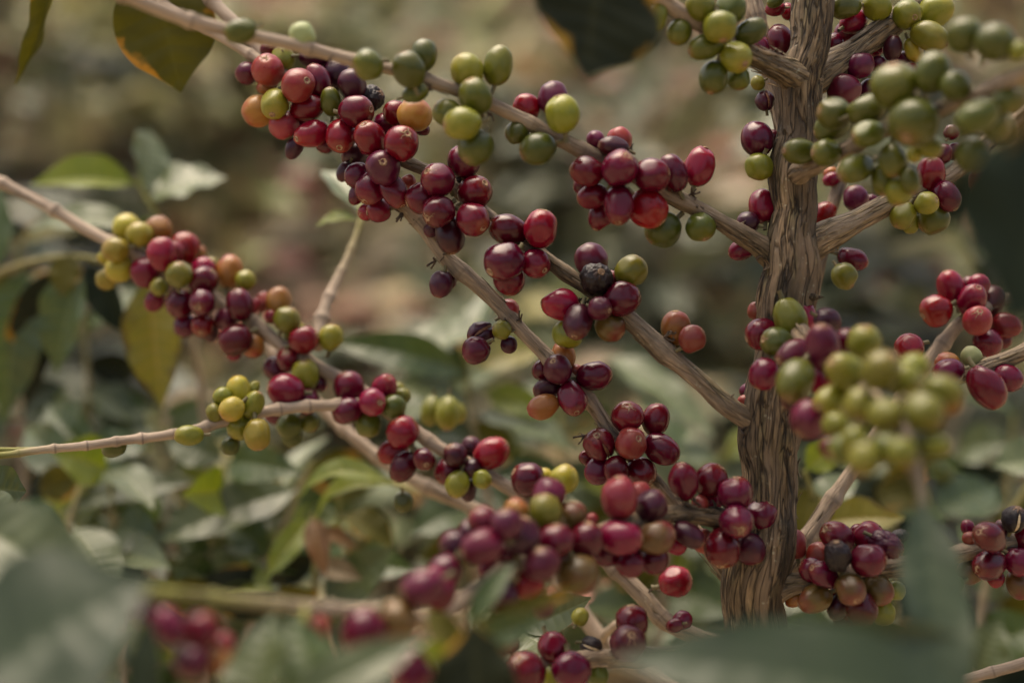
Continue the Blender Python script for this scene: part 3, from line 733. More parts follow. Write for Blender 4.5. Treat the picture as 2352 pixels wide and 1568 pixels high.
G1, G2, G3, G4 = 'cherries along the upper branch', 'cherries along the second branch', 'cherries along the middle branch', 'cherries along the left branch'
G5, G6, G7, G8 = 'cherries around the trunk', 'blurred foreground cherries', 'cherries on the right-hand branches', 'cherries along the bottom of the picture'
CL('K1', 'the dense upper left cluster', G2, 'b2', '11', '''
1700 505 65 78 200 d 0''')
CL('K1', 'the dense upper left cluster', G2, 'b2', '12', '''
85 485 97 96 100 s 2 60
185 412 75 85 85 y 1
290 585 110 102 10 s 3 50
425 560 84 108 110 d 1
660 580 88 98 95 p 1
560 508 85 100 90 p 0
400 390 95 70 0 p -1
90 345 55 48 90 d -1
790 675 76 88 20 k 0 25
350 748 110 82 10 r 2
515 702 64 98 92 g 3
690 765 112 100 0 d 3 30
385 922 110 88 205 r 3 32
585 937 94 108 270 r 3 45
785 960 102 112 110 r 3 40
1000 985 110 113 45 r 4 55
890 862 78 80 100 d 1
958 780 60 105 95 r 1
1090 790 108 102 80 o 3
1135 880 56 48 330 d 0
15 765 90 106 210 o 2
130 718 84 94 265 y 3 40
190 862 90 84 290 s 1
70 612 66 42 170 o 0
300 868 65 60 250 d 0
265 1018 62 78 240 p 0
480 990 72 52 230 d 0
680 1072 108 58 195 p 0
870 1155 104 100 60 v 3 75
610 1182 56 72 240 p 0
700 1207 86 82 215 d 1
790 1292 98 106 250 d 2 25
950 1312 92 110 300 d 2
690 1340 50 68 250 d 0
1050 1250 46 46 30 s -1''')
CL('K2', 'the dark cluster below the dense one', G2, 'b2', '12', '''
1250 1240 106 104 145 d 3 45
1430 1110 106 104 90 d 1
1440 1238 84 58 30 k 1 0
1505 1325 102 110 38 d 3 40
1140 1365 102 98 200 d 2
1255 1455 106 100 215 d 3 40
1490 1510 114 98 320 d 3 35''')
CL('K2', 'the dark cluster below the dense one', G2, 'b2', '22', '''
1335 130 92 122 280 p 2
1210 88 54 56 230 p 0''')
CL('K3', 'the knot of five above the picture centre', G2, 'b2', 'V', '''
1168 528 42 33 165 d 1 15
1242 525 35 40 80 r 2
1157 600 44 39 220 d 3 28
1170 640 38 32 270 d 1
1230 605 33 29 320 r 2 40''')
CL('K4', 'the mixed cluster at the picture centre', G2, 'b2', '23', '''
545 302 112 98 120 v 0
580 435 97 93 60 k 2 60
690 430 52 48 60 s -1
820 382 100 106 55 y 1
755 570 118 108 15 d 2 12
335 607 125 98 175 r 2 10
605 635 76 74 345 v 4 40
455 725 90 112 255 p 3 35
675 762 104 84 325 b 2 20
385 812 94 86 250 y 1''')
CL('K5', 'the lone pair right of the picture centre', G2, 'b2', '23', '''
1130 768 96 108 95 o 0 15 blush
1240 848 89 84 40 s 1 15''')
CL('K6', 'the broken tip of the middle branch', G3, 'b3', '12', '''
845 1450 78 74 190 r 2
765 1460 50 62 195 r 1 30''')
CL('K7', 'the stretch under the middle branch', G3, 'b3', '22', '''
1272 470 72 84 255 p 1
1330 440 45 52 290 p -1''')
CL('K8', 'the small dark group on the middle branch', G3, 'b3', '22', '''
1690 782 60 58 170 y 2
1550 815 88 86 210 p 1 20 split
1512 922 96 80 215 d 1
1735 650 70 70 40 s -1 20
1740 885 62 46 290 p -1''')
CL('K9', 'the loose cluster below the mixed centre one', G3, 'b3', '23', '''
350 965 78 95 90 o -1
315 1055 96 107 122 v 3 48
205 1062 60 66 200 d 0
240 1190 88 68 190 p 1
415 1252 90 108 285 d 3 42
565 1097 114 94 8 d 1 8
440 1068 44 44 60 s -2
215 1310 102 80 200 o 1''')
CL('K10', 'the tight cluster low on the middle branch', G3, 'b3', 'V', '''
1377 1020 33 31 110 d 2 50 split
1449 1018 34 33 40 s 4 58
1519 1031 38 33 330 d 2 20
1442 958 35 31 95 r 2 40
1506 963 29 34 80 d 0
1374 1081 28 31 215 d 1
1416 1080 27 31 260 d 2
1473 1083 34 30 315 d 2 35
1349 1050 14 22 180 d 0''')
CL('K11', "the cluster at the trunk's lower left side", G5, 'b17', '33', '''
1110 262 87 109 100 d 0 10
1285 260 102 98 55 d 0 12
1440 347 100 102 85 d 3 10
1450 525 104 90 290 d 4 68
1612 482 94 96 60 d 1 20
1360 697 108 112 258 d 3 25
1540 702 78 104 300 p 2 10
1620 610 78 48 350 g 0
1290 395 66 72 60 r -1
1215 412 52 54 60 s -1
1140 612 104 82 330 p 2
1235 650 60 78 300 s 0
1355 560 60 50 250 d 0''')
CL('K12', 'the blurred red foreground cluster', G6, 'b17', 'BM', '''
1540 140 122 152 92 s 2
1790 200 118 108 45 p 1
1700 112 85 90 90 s 0
1000 115 138 92 70 v 0
965 240 112 122 95 y 2
1180 272 98 96 80 b 1
740 232 96 66 60 o 0
490 322 110 96 130 d 1
670 335 104 96 100 v 2
270 502 92 112 170 p 0
480 515 142 118 200 v 3
780 430 122 132 80 p 2
1050 462 118 112 90 d 2
1280 472 112 132 80 d 2
1550 442 150 118 0 r 2
1820 442 132 114 15 b 2
1980 500 74 72 340 r 0
1620 642 102 98 270 d 1
1810 610 112 92 280 d 1
940 642 118 112 100 v 3
830 805 114 88 190 r 2
1220 730 138 134 290 b 2
190 705 116 112 230 d 1
20 830 138 120 200 v 3
150 868 118 104 240 d 2
110 770 92 88 130 d 1
950 968 94 66 270 p 1
640 895 112 108 230 p 1
1330 302 46 42 60 s -2
660 575 78 84 250 d 1
600 430 100 96 110 d -1
880 580 104 100 250 d -1
400 400 84 90 140 p -1
1160 560 100 104 260 p -1
1430 560 96 92 265 d -1
1700 560 100 90 280 p -1
560 690 104 92 240 d 0''')
CL('K13', 'the green run along the upper branch', G1, 'b1', '12', '''
320 245 102 66 120 G -1
770 447 82 92 200 g 2
1050 480 98 110 110 g 2
1150 382 82 100 80 g 0
1095 640 88 62 20 g 1
1450 482 107 97 120 y 1
1665 452 90 128 80 y 0
1510 662 102 110 110 g 3
1320 782 92 88 150 g 1
1420 850 117 100 190 y 3
1510 1012 97 118 235 g 3''')
CL('K13', 'the green run along the upper branch', G1, 'b1', 'V', '''
551 72 32 24 200 g 2''')
CL('K14', 'the sparse group above the picture centre', G1, 'b1', '13', '''
95 742 94 78 120 r -1
285 682 92 112 95 v 0
345 787 106 118 100 y 2
180 1026 112 100 200 g 2
35 918 102 52 190 g 0''')
CL('K15', 'the dark red cluster on the upper branch', G1, 'b1', '13', '''
740 962 86 72 80 s -1
575 962 72 46 130 v -1
700 1017 97 68 170 p 2
515 1182 108 92 170 d 2
740 1160 110 112 60 d 4 45
480 1282 54 54 190 d 0
555 1352 97 78 195 d 1
735 1412 92 126 265 d 3 30
610 1490 78 88 250 d 1
960 1207 112 107 10 d 3 15
1110 1192 90 118 110 d 1
1290 1150 96 132 72 r 0
935 1435 127 120 315 r 3 10''')
CL('K15', 'the dark red cluster on the upper branch', G1, 'b1', '23', '''
1040 92 128 98 220 g 1
1297 77 92 86 290 g 1 20''')
CL('K16', 'the yellow group at the outer left branch', G4, 'b4', '21', '''
870 77 80 80 110 Y -1
962 130 78 72 110 Y 0
1090 90 78 76 90 o -1
795 232 80 72 190 Y 2
718 282 32 50 200 Y 1
822 362 82 78 230 Y 1
735 432 62 66 220 Y 0''')
CL('K17', 'the crowded mixed cluster on the left branch', G4, 'b4', '21', '''
1115 262 88 98 100 r 2
1275 228 88 100 80 r 0
1200 245 54 64 90 s 1
1000 387 88 88 190 r 1
1360 262 44 66 60 o -1
1232 402 78 78 80 y 3
1097 490 50 57 200 y 2
1065 582 60 66 240 r 1
1400 372 78 74 50 r 1
1400 442 92 76 40 d 2
1455 342 52 52 70 y -1
1580 382 78 98 85 o -1
1690 442 60 60 60 y -1
1240 602 88 82 230 d 2
1390 592 76 87 260 d 3 65
1275 752 68 72 250 d 1
1395 752 68 68 270 r 2 50
1650 612 78 98 100 d 1
1560 702 74 64 200 v 1
1450 790 48 68 270 p 0
1740 622 48 62 60 s 0
1620 852 100 96 210 d 2
1610 940 54 44 250 r 0
1745 892 54 92 260 o 2''')
CL('K17', 'the crowded mixed cluster on the left branch', G4, 'b4', '22', '''
45 592 46 62 80 s -1
155 587 76 88 80 o -1
215 712 78 73 60 y 1
270 800 72 62 60 y 0
330 852 90 83 20 r 2
515 837 73 82 80 y 1
105 690 40 36 60 r 0''')
CL('K18', 'the mixed cluster at the twig crossing', G4, 'b4', '22', '''
130 1052 68 72 200 d 1
225 985 72 76 100 d 2 55
340 1092 78 97 90 y 3
430 1152 46 62 300 d 0
205 1197 110 100 170 r 3
350 1272 77 87 280 d 3 60
160 1352 88 72 200 d 0
230 1442 88 62 220 g 1
370 1417 57 57 300 g 1
250 1512 78 62 260 g 0''')
CL('K19', 'the cluster just right of the twig crossing', G4, 'b4', '22', '''
640 1177 92 97 110 d 2
880 1185 80 92 60 r 1 45
800 1280 82 82 0 r 3 50
630 1340 92 82 200 d 2
975 1192 37 52 60 y -1
1005 1240 52 52 40 y 0
950 1312 82 68 320 g 1
770 1432 82 72 260 g 1''')
CL('K20', 'the lower dark cluster on the left branch', G4, 'b4', '22', '''
1010 1482 97 92 120 r 2''')
CL('K20', 'the lower dark cluster on the left branch', G4, 'b4', '32', '''
885 75 88 72 200 r 1
950 172 78 88 240 d 2
1085 122 72 88 300 d 3 60
1285 92 68 67 120 p 3
1390 42 62 54 90 p 0
1520 82 102 92 30 r 1
1240 202 78 78 230 d 2
1395 182 56 52 300 p 2
1300 282 68 78 250 y 2
1370 322 46 72 270 p 0
1460 252 54 53 320 y 2
950 397 57 60 270 g -2
100 250 1 1 90 d 0''')
CL('K21', 'the pale group below the lower dark cluster', G4, 'b4', '33', '''
100 250 92 97 150 d 2
210 232 46 48 90 Y 0
335 252 87 82 55 Y 0''')
CL('K22', 'the pale green bunch on the thin left twig', G4, 'b6', '21', '''
1640 1192 70 88 95 Y 0
1530 1242 58 58 150 y 0
1745 1182 38 44 60 y -1
1595 1327 78 78 215 Y 3
1480 1352 52 57 200 y 0
1740 1297 74 92 60 y 2
1650 1452 87 68 240 y 1
1300 1507 97 62 180 y 3
785 1592 98 66 200 g -3''')
CL('K22', 'the pale green bunch on the thin left twig', G4, 'b6', '22', '''
8 1502 82 98 280 Y 2''')
CL('K22', 'the pale green bunch on the thin left twig', G4, 'b6', '31', '''
1490 38 68 44 240 g 0''')
CL('K23', 'the blurred trio below the middle branch', G4, 'b5', '22', '''
1205 1340 66 84 260 y 2
1320 1355 72 102 265 y 3
1390 1352 48 60 290 y 1''')
CL('K24', "the loose row along the trunk's left edge", G5, 'trunk', '13', '''
1685 957 102 112 110 d -1
1700 1147 87 79 250 y -1
1725 1420 88 108 95 r -1
1740 695 42 92 100 p -2 0 split
1692 570 44 47 200 y -2
1705 320 58 75 100 d -2
1790 945 30 72 90 d -2''')
CL('K24', "the loose row along the trunk's left edge", G5, 'trunk', '23', '''
1585 232 92 68 200 d -1
1622 47 98 48 160 p -1
1680 652 48 66 120 s -1
1620 1202 44 56 200 v -1
1600 1277 56 36 200 s -1''')
CL('K25', "the bunch at the trunk's top left", G5, 'b10', '13', '''
1295 40 102 82 120 y 1
1505 58 97 88 60 g 0
1430 187 102 97 280 y 4 20
1642 220 106 86 30 g 1
1150 222 84 70 240 g 0
1330 322 107 82 200 g 2
1540 397 97 92 310 y 3 45
1390 532 90 107 255 g 2
1555 540 72 72 275 g 1
1000 120 62 88 260 y 0''')
CL('K26', "the yellow green bunch at the trunk's top right", G7, 'b9', '14', '''
530 50 102 76 190 g 2
750 42 112 73 120 y 2
955 102 92 92 310 y 3 60
1150 82 112 102 30 y 2
1110 250 126 102 330 y 3
1000 345 64 78 300 Y 0
50 10 62 42 200 g 0''')
CL('K27', "the reds behind the trunk's top", G5, 'b9', '14', '''
85 282 82 104 100 d -1
135 82 44 64 100 r -2
50 62 76 44 180 r -2
450 302 56 74 60 d -3
590 150 102 82 30 r -3
540 232 82 72 230 d -4
630 450 112 66 20 v 1
858 332 56 88 85 p 2
730 332 64 54 50 r -3
535 460 48 46 180 o -1
760 442 54 44 100 v -1
935 412 48 54 320 v -1
985 482 64 36 0 s 0
520 622 112 97 130 v 1
700 622 76 66 60 v -1''')
CL('K28', 'the blurred green cluster beside the upper trunk', G6, 'b24', '14', '''
870 592 142 126 100 g 3
1130 502 107 122 70 g 1
1290 592 87 82 60 g 2
680 752 117 92 20 g 2
455 782 102 97 170 g 2
440 872 112 84 200 g 0
690 922 127 78 190 g 3
1000 842 142 138 240 g 4
215 1042 107 78 180 g 3
400 1052 92 82 180 g 2
600 1162 117 92 205 g 3
860 1102 82 102 270 g 2
800 1232 82 102 265 g 2
980 1242 62 82 280 g 2
900 1322 82 82 260 y 2
1120 1012 57 82 300 y 1
1010 1062 47 52 270 y 3''')
CL('K29', 'the red and green bunch on the right-hand branch', G7, 'b8', '14', '''
1115 1202 92 112 85 r 2 25
1230 1352 87 97 300 d 3
1090 1397 76 72 20 y 4 48
930 1482 82 87 240 y 2
1140 1512 107 87 215 g 1
985 1535 52 67 260 y 0
1200 1062 52 72 60 d -1
1280 1042 44 62 60 d -1
1260 912 48 48 60 d -1
1455 1255 62 97 280 s -1''')
CL('K30', 'the blurred brownish bunch in the upper right', G6, 'b24', '14', '''
1440 802 118 104 30 g 2
1560 860 90 84 320 g 1
1645 692 92 82 20 g 0
1400 1062 92 102 280 g 1
1350 242 104 102 100 g 1
1565 292 112 107 60 g 2
1725 352 52 66 30 y 2
1600 880 90 90 0 g -1''')
CL('K31', "the shadowed group beside the trunk's middle", G5, 'b12', '14', '''
385 1482 77 84 60 r 2
605 1367 77 84 110 v 2 10 seam
712 1382 36 42 30 d 0
440 1232 62 44 200 r 0
430 1192 54 34 200 o 0''')
CL('K32', 'the stalked pair right of the trunk', G5, 'b12', '24', '''
580 295 103 74 340 d 2
525 412 78 82 300 y 3 25''')
CL('K33', 'the bright red cluster at the right edge', G7, 'b14', '24', '''
1260 492 86 108 110 r 1
1155 652 97 97 200 r 2
1400 577 87 97 75 r 3 45
1440 717 87 87 100 s 4 55
1450 472 68 66 80 r 0
1385 465 48 46 80 d -1
1540 592 86 102 60 d 0
1640 752 92 78 350 r 1
1510 872 87 89 300 d 2
1612 852 58 56 320 d 0''')
CL('K34', 'the group on the sharp right-hand twig', G7, 'b13', '24', '''
970 907 90 88 200 r 1
1240 1072 102 84 190 d 2
1235 1015 92 62 150 o 0
1400 967 80 54 130 G -1
1505 1175 118 138 300 d 4 10
1650 1112 97 84 340 d 1''')
CL('K35', 'the blurred foreground cluster right of the trunk', G6, 'b23', '24', '''
150 712 104 130 290 y 3 0
250 692 84 112 280 r 2
410 717 84 74 340 p -1
10 742 46 52 200 r 0
60 867 100 94 170 g 3
185 952 118 92 200 v 3
190 1132 117 132 240 g 4
375 900 102 142 100 v 3
540 852 76 66 60 d 1
380 1122 78 98 250 r 1
660 862 97 97 90 y 3
540 1072 127 112 150 y 5
780 1062 122 112 60 y 4
1000 1042 92 84 30 y 2
940 1132 112 92 300 y 2
1210 1192 117 86 340 y 3
1250 1292 66 62 320 o 0
430 1272 102 87 200 y 5
640 1302 117 87 250 y 6
810 1372 107 92 270 y 5
1080 1342 117 107 320 y 4
290 1392 97 132 230 v 2
180 1252 92 72 220 p 1
470 1442 84 82 240 y 3
600 1542 92 78 250 y 4''')
CL('K35', 'the blurred foreground cluster right of the trunk', G6, 'b23', '23', '''
1715 812 88 112 200 d 1
1735 1087 80 118 240 d 1
''')
CL('K36', 'the drooping lower end of that foreground cluster', G6, 'b23', '34', '''
620 122 102 82 250 y 3
480 62 76 84 200 g 2
860 82 84 84 280 y 4
1120 202 64 64 320 g 1
770 52 92 82 270 g 2
1090 32 68 68 330 y 1
400 52 54 58 210 d 0
980 20 70 62 270 g 1''')
CL('K37', "the cluster right of the trunk's foot", G7, 'b16', '34', '''
180 672 64 110 95 s -1
450 622 104 92 150 d 3 28
580 592 48 48 90 d -1
650 622 97 84 40 r 1
330 742 78 78 160 s -1
450 747 77 94 100 k 4 20
650 772 102 98 0 d 3 15
765 672 92 78 330 p 3 20 wrink
845 622 64 46 20 k -1
285 837 78 72 160 d 1
362 867 100 84 150 d 3 28
530 962 87 79 290 b 5 52
300 1022 102 84 200 b 2
170 1032 62 48 210 o -1
710 967 92 87 330 b 2
605 1087 90 100 280 d 3
455 1072 64 78 245 p 1
740 1112 74 74 320 y -1
820 972 44 78 340 y -1
490 1182 78 54 260 r -1
425 985 34 44 240 s 0
730 882 46 44 330 r 1
400 1392 74 62 260 p 0''')
CL('K38', 'the cluster cut by the right edge', G7, 'b16', '34', '''
1430 627 112 92 155 d 3 38
1590 510 58 100 80 k 2 20 split
1510 562 46 46 100 p 0
1650 635 56 88 80 d 2
1430 802 107 86 190 d 3 38
1620 787 87 82 320 d 2
1470 892 58 48 250 r 0
1305 850 82 74 200 b 0
1620 930 74 88 290 b 1
1200 932 62 54 200 g 0
1290 562 40 48 100 d -1
1300 632 42 40 190 s -1''')
CL('K39', 'the group on the bottom branch', G8, 'b18', '33', '''
775 1167 100 92 95 d 1
750 1312 102 98 80 v 4 52
265 1332 90 82 300 d 1 20
510 1330 86 46 340 k -1 0 split
385 1487 112 98 280 d 4 30
90 1492 117 107 120 d 4
262 1527 72 78 300 y 2
1100 1162 82 42 20 d -2
1050 1195 50 42 200 d -2
550 1512 74 60 280 g 0
440 1140 58 46 60 y -3
-10 1310 42 76 100 d 1''')
CL('K40', 'the single berry spur under the red foreground cluster', G8, 'b4', '33', '''
1055 912 97 93 20 r 2 10''')
CL('K41', 'the blurred group in the lower left', G6, 'b17', '31', '''
950 1090 78 102 120 v 0
1090 1202 92 112 300 v 1
1290 1222 117 97 60 d 1
1240 1432 102 97 250 d 2
1440 1320 78 58 40 s 0
1430 1432 72 62 290 o 1''')
CL('K42', 'the scattered foreground row along the bottom', G6, 'b17', '32', '''
400 1212 67 78 260 s 1
690 1232 132 122 230 d 1
905 1170 132 112 260 b 1
1010 1492 112 102 250 d -1
1570 1270 110 100 250 d 0''')
CL('K43', 'the dim group at the bottom right', G8, 'b21', '34', '''
670 1532 87 64 20 y 2
820 1492 87 92 60 g 2''')
CH = [c for c in CH if c['hw'] > 2]

WORD = {'r': 'bright red', 'd': 'dark red', 'p': 'purple-black', 'v': 'dusky wine-red', 'k': 'shrivelled black', 'g': 'dull green',
        'y': 'yellow-green', 'Y': 'yellow', 'o': 'orange', 's': 'pinkish red', 'b': 'brownish olive', 'G': 'pale grey-green'}
KIND = {'r': 'ripe_coffee_cherry', 'd': 'ripe_coffee_cherry', 'p': 'ripe_coffee_cherry', 'v': 'ripe_coffee_cherry', 's': 'ripening_coffee_cherry', 'o': 'ripening_coffee_cherry',
        'b': 'ripening_coffee_cherry', 'g': 'green_coffee_cherry', 'y': 'green_coffee_cherry', 'Y': 'green_coffee_cherry', 'G': 'green_coffee_cherry', 'k': 'dried_coffee_cherry'}

def solve_axes(hw, hh, ang):
    c2, s2 = math.cos(ang) ** 2, math.sin(ang) ** 2
    if abs(c2 - s2) > 0.4:
        a2 = (hw * hw * c2 - hh * hh * s2) / (c2 - s2)
        b2 = (hh * hh * c2 - hw * hw * s2) / (c2 - s2)
        if a2 > 0 and b2 > 0:
            a, b = math.sqrt(a2), math.sqrt(b2)
            if 0.85 < a / b < 1.75:
                return a, b
    m = math.sqrt(hw * hh)
    return m * 1.03, m / 1.03

for c in CH:
    q = min(TUBES[c['br']], key=lambda q_: (q_[0] - c['x']) ** 2 + (q_[1] - c['y']) ** 2)
    R = math.sqrt(c['hw'] * c['hh'])
    d = q[2]
    d -= c['dz'] * 0.5 * R * d / F
    c['d'], c['node'] = d, q
    grow = 1.12 + 0.09 * min(1, abs(d - FOCUS) / 0.09)     # a defocused rim reads smaller than it is
    c['hw'] *= grow; c['hh'] *= grow; R *= grow
    if c['ang'] is None:
        c['ang'] = math.atan2(-(c['y'] - q[1]), c['x'] - q[0])
    if c['e'] is None:
        c['e'] = max(-25, min(30, c['dz'] * 9 - 6))
    c['R'] = R
# let neighbours settle apart along the line of sight so that skins touch instead of cutting into each other
for it in range(40):
    for i in range(len(CH)):
        a = CH[i]
        for j in range(i + 1, len(CH)):
            b = CH[j]
            dx, dy = a['x'] - b['x'], a['y'] - b['y']
            rs = (a['R'] + b['R']) * 0.95
            pp = dx * dx + dy * dy
            if pp >= rs * rs:
                continue
            dm = (a['d'] + b['d']) / 2
            need = math.sqrt(rs * rs - pp) * dm / F
            gap = abs(a['d'] - b['d'])
            if gap < need:
                sgn = (a['d'] - b['d']) if abs(a['dz'] - b['dz']) < 0.5 else (b['dz'] - a['dz'])
                sgn = 1 if sgn > 0 else -1
                mv = (need - sgn * (a['d'] - b['d'])) * 0.12
                mv = min(mv, 0.004)
                a['d'] += sgn * mv
                b['d'] -= sgn * mv

def ordinal(n):
    return ['', 'first', 'second', 'third', 'fourth', 'fifth', 'sixth', 'seventh', 'eighth', 'ninth', 'tenth', 'eleventh', 'twelfth', 'thirteenth'][n]

def name_them():
    """one label per cherry: by its colour alone, its split skin, its place beside an odd-coloured neighbour, or an outermost place in its cluster"""
    used = set()
    by = {}
    for c in CH:
        by.setdefault(c['cid'], []).append(c)
    for cid, L in by.items():
        P = PHR[cid]
        for cls in {c['c'] for c in L}:
            same = [c for c in L if c['c'] == cls]
            wd = WORD[cls]
            left = []
            for c in same:
                if c['flag'] == 'split':
                    c['label'] = f'split-open {wd} cherry in {P}'
                elif c['flag'] == 'blush':
                    c['label'] = f'larger cherry of {P}, pink blush over pale orange'
                elif c['flag'] == 'wrink':
                    c['label'] = f'brownish wrinkled cherry in {P}'
                elif c['flag'] == 'seam':
                    c['label'] = f'wine-red cherry with a dark seam in {P}'
                elif len(same) == 1:
                    c['label'] = f'only {wd} cherry in {P}'
                else:
                    left.append(c)
            todo = list(left)
            if len(left) == 1:
                left[0]['label'] = f'only whole {wd} cherry in {P}' if len(same) > 1 else f'only {wd} cherry in {P}'
                continue
            for key, word, sg in (('y', 'topmost', 1), ('y', 'lowest', -1), ('x', 'leftmost', 1), ('x', 'rightmost', -1)):
                if len(left) < 2 or not todo:
                    continue
                o = sorted(left, key=lambda c: sg * c[key])
                if (sg * (o[1][key] - o[0][key])) > 6 and o[0] in todo:
                    o[0]['label'] = f'{word} of the {wd} cherries in {P}'
                    todo.remove(o[0])
            uniq = [u for u in L if len([v for v in L if v['c'] == u['c']]) == 1]
            for c in list(todo):
                best = None
                for u in uniq:
                    if u is c:
                        continue
                    dx, dy = c['x'] - u['x'], c['y'] - u['y']
                    D = math.hypot(dx, dy)
                    if D > 1.25 * (c['R'] + u['R']) or max(abs(dx), abs(dy)) < 1.6 * min(abs(dx), abs(dy)):
                        continue
                    side = ('right of' if dx > 0 else 'left of') if abs(dx) > abs(dy) else ('below' if dy > 0 else 'above')
                    def inside(v):
                        ex, ey = v['x'] - u['x'], v['y'] - u['y']
                        s2 = ('right of' if ex > 0 else 'left of') if abs(ex) > abs(ey) else ('below' if ey > 0 else 'above')
                        return s2 == side and math.hypot(ex, ey) < 2.0 * D
                    if not any(v is not c and inside(v) for v in same):
                        if best is None or D < best[0]:
                            best = (D, side, u)
                if best:
                    lab = f"{wd} cherry just {best[1]} the {WORD[best[2]['c']]} one in {P}"
                    if lab not in used and len(lab.split()) <= 16:
                        c['label'] = lab
                        used.add(lab)
                        todo.remove(c)
            if todo:
                ox = sorted(left, key=lambda c: c['x'])
                oy = sorted(left, key=lambda c: c['y'])
                for c in todo:
                    k, n = ox.index(c) + 1, len(ox)
                    if k in (1, n):
                        k, far, near = oy.index(c) + 1, 'bottom', 'top'
                    else:
                        far, near = 'right', 'left'
                    if k <= (n + 1) // 2:
                        c['label'] = f'{ordinal(k)} {wd} cherry from the {near} in {P}'
                    else:
                        c['label'] = f'{ordinal(n + 1 - k)} {wd} cherry from the {far} in {P}'
name_them()

rc = random.Random(11)
for c in CH:
    a, b = solve_axes(c['hw'], c['hh'], c['ang'])
    e = math.radians(c['e'])
    ce, se = math.cos(e), math.sin(e)
    Lh = math.sqrt(max((a * a - (b * se) ** 2), (0.95 * b * ce) ** 2)) / max(ce, 0.3)
    Lh = max(0.95 * b, min(1.45 * b, Lh))
    if c['e'] > 45:
        Lh = b * rc.uniform(1.02, 1.12)
    k = c['d'] / F
    pos = at(c['x'], c['y'], c['d'])
    tip = RIGHT * (math.cos(c['ang']) * ce) + UPV * (math.sin(c['ang']) * ce) - FWD * se
    rot = tip.to_track_quat('Z', 'Y') @ Quaternion((0, 0, 1), rc.uniform(0, 6.28))
    cls = c['c']
    if c['flag'] == 'split':
        # turn the split towards the lens
        x_ = -FWD + RIGHT * rc.uniform(-.3, .3) + UPV * rc.uniform(0, .4)
        z_ = tip.normalized(); x_ = (x_ - z_ * x_.dot(z_)).normalized(); y_ = z_.cross(x_)
        rot = Matrix((x_, y_, z_)).transposed().to_quaternion()
        me = rc.choice(ME_SPL)
    elif cls == 'k' or c['flag'] == 'wrink':
        me = rc.choice(ME_DRY)
    elif cls == 'p' and rc.random() < 0.6:
        me = rc.choice(ME_PUR)
    else:
        me = rc.choice(ME_CH)
    o = link(KIND[cls], skin(me, cls))
    o.location = pos
    o.rotation_mode = 'QUATERNION'
    o.rotation_quaternion = rot
    o.scale = (b * k, b * k, Lh * k)
    o['label'] = c['label']
    o['category'] = 'coffee cherry'
    o['group'] = GRP[c['cid']]
    link('tip_scar', ME_SCAR[rc.randrange(5)], None, o)
    link('stalk', ME_STALK[rc.randrange(2)], None, o)
    if c['flag'] == 'split':
        link('bean_slit', ME_SLIT.copy() if not ME_SLIT.materials else ME_SLIT, M_SEAM if cls == 'k' else M_SEAMD, o)

# ------------------------------------------------------------------ leaves
LEAVES = []
def leaf_mesh(name, P0, P1, width, nrm, bend=0.15, fold=0.25, wave=0.05, seed=0, curl=0.0, petiole=0.1, shape=0.42):
    """midrib from P0 (stalk end) to P1 (drip tip); nrm roughly the upper face's normal"""
    rnd = random.Random(seed)
    A = P1 - P0
    Ln = A.length
    T = A.normalized()
    Nn = (nrm - T * nrm.dot(T)).normalized()
    Bn = T.cross(Nn)
    n, m = 56, 10
    vs, fs, vein, edge, uvs = [], [], [], [], []
    nvein = rnd.uniform(8, 10)
    o = rnd.uniform(0, 50)
    for i in range(n + 1):
        t = i / n
        c = P0 + A * t + Nn * (bend * Ln * math.sin(math.pi * t) ) + Bn * (curl * Ln * math.sin(math.pi * t))
        # width profile with an acuminate tip
        u = max(0, (t - petiole) / (1 - petiole))
        prof = (math.sin(math.pi * u ** (0.78 if shape < 0.5 else 1.15)) ** 0.9) if 0 < u < 1 else 0
        if u > 0.80:
            prof = prof * (1 - 0.45 * (u - 0.80) / 0.2)
        hw = 0.5 * width * prof + 0.0009 * (1 - 0.5 * t)
        for j in range(-m, m + 1):
            s = j / m
            wv = wave * width * math.sin(t * 17 + o + (2 if s > 0 else 0)) * s * s * 1.0 + wave * width * 0.8 * noise.noise(Vector((t * 6, s * 1.5 + o, 0))) * abs(s)
            ph = (t * nvein - abs(s) * 0.75) % 1.0
            v = math.exp(-((ph - 0.5) / 0.09) ** 2) * (1 - abs(s)) ** 0.4
            bulge = -0.012 * width * math.exp(-((ph - 0.5) / 0.2) ** 2) * (1 - abs(s) ** 3) if prof > 0.1 else 0
            mid = math.exp(-(s / 0.045) ** 2)
            z = fold * hw * abs(s) + wv * prof + bulge - mid * 0.008 * width
            vs.append(c + Bn * (s * hw) + Nn * z)
            vein.append(max(mid, 0.55 * v))
            edge.append(s * s)
    w_ = 2 * m + 1
    for i in range(n):
        for j in range(2 * m):
            fs.append((i * w_ + j, i * w_ + j + 1, (i + 1) * w_ + j + 1, (i + 1) * w_ + j))
    me = mesh(name, vs, fs)
    set_attr(me, 'vein', 'FLOAT', vein)
    set_attr(me, 'edge', 'FLOAT', edge)
    return me

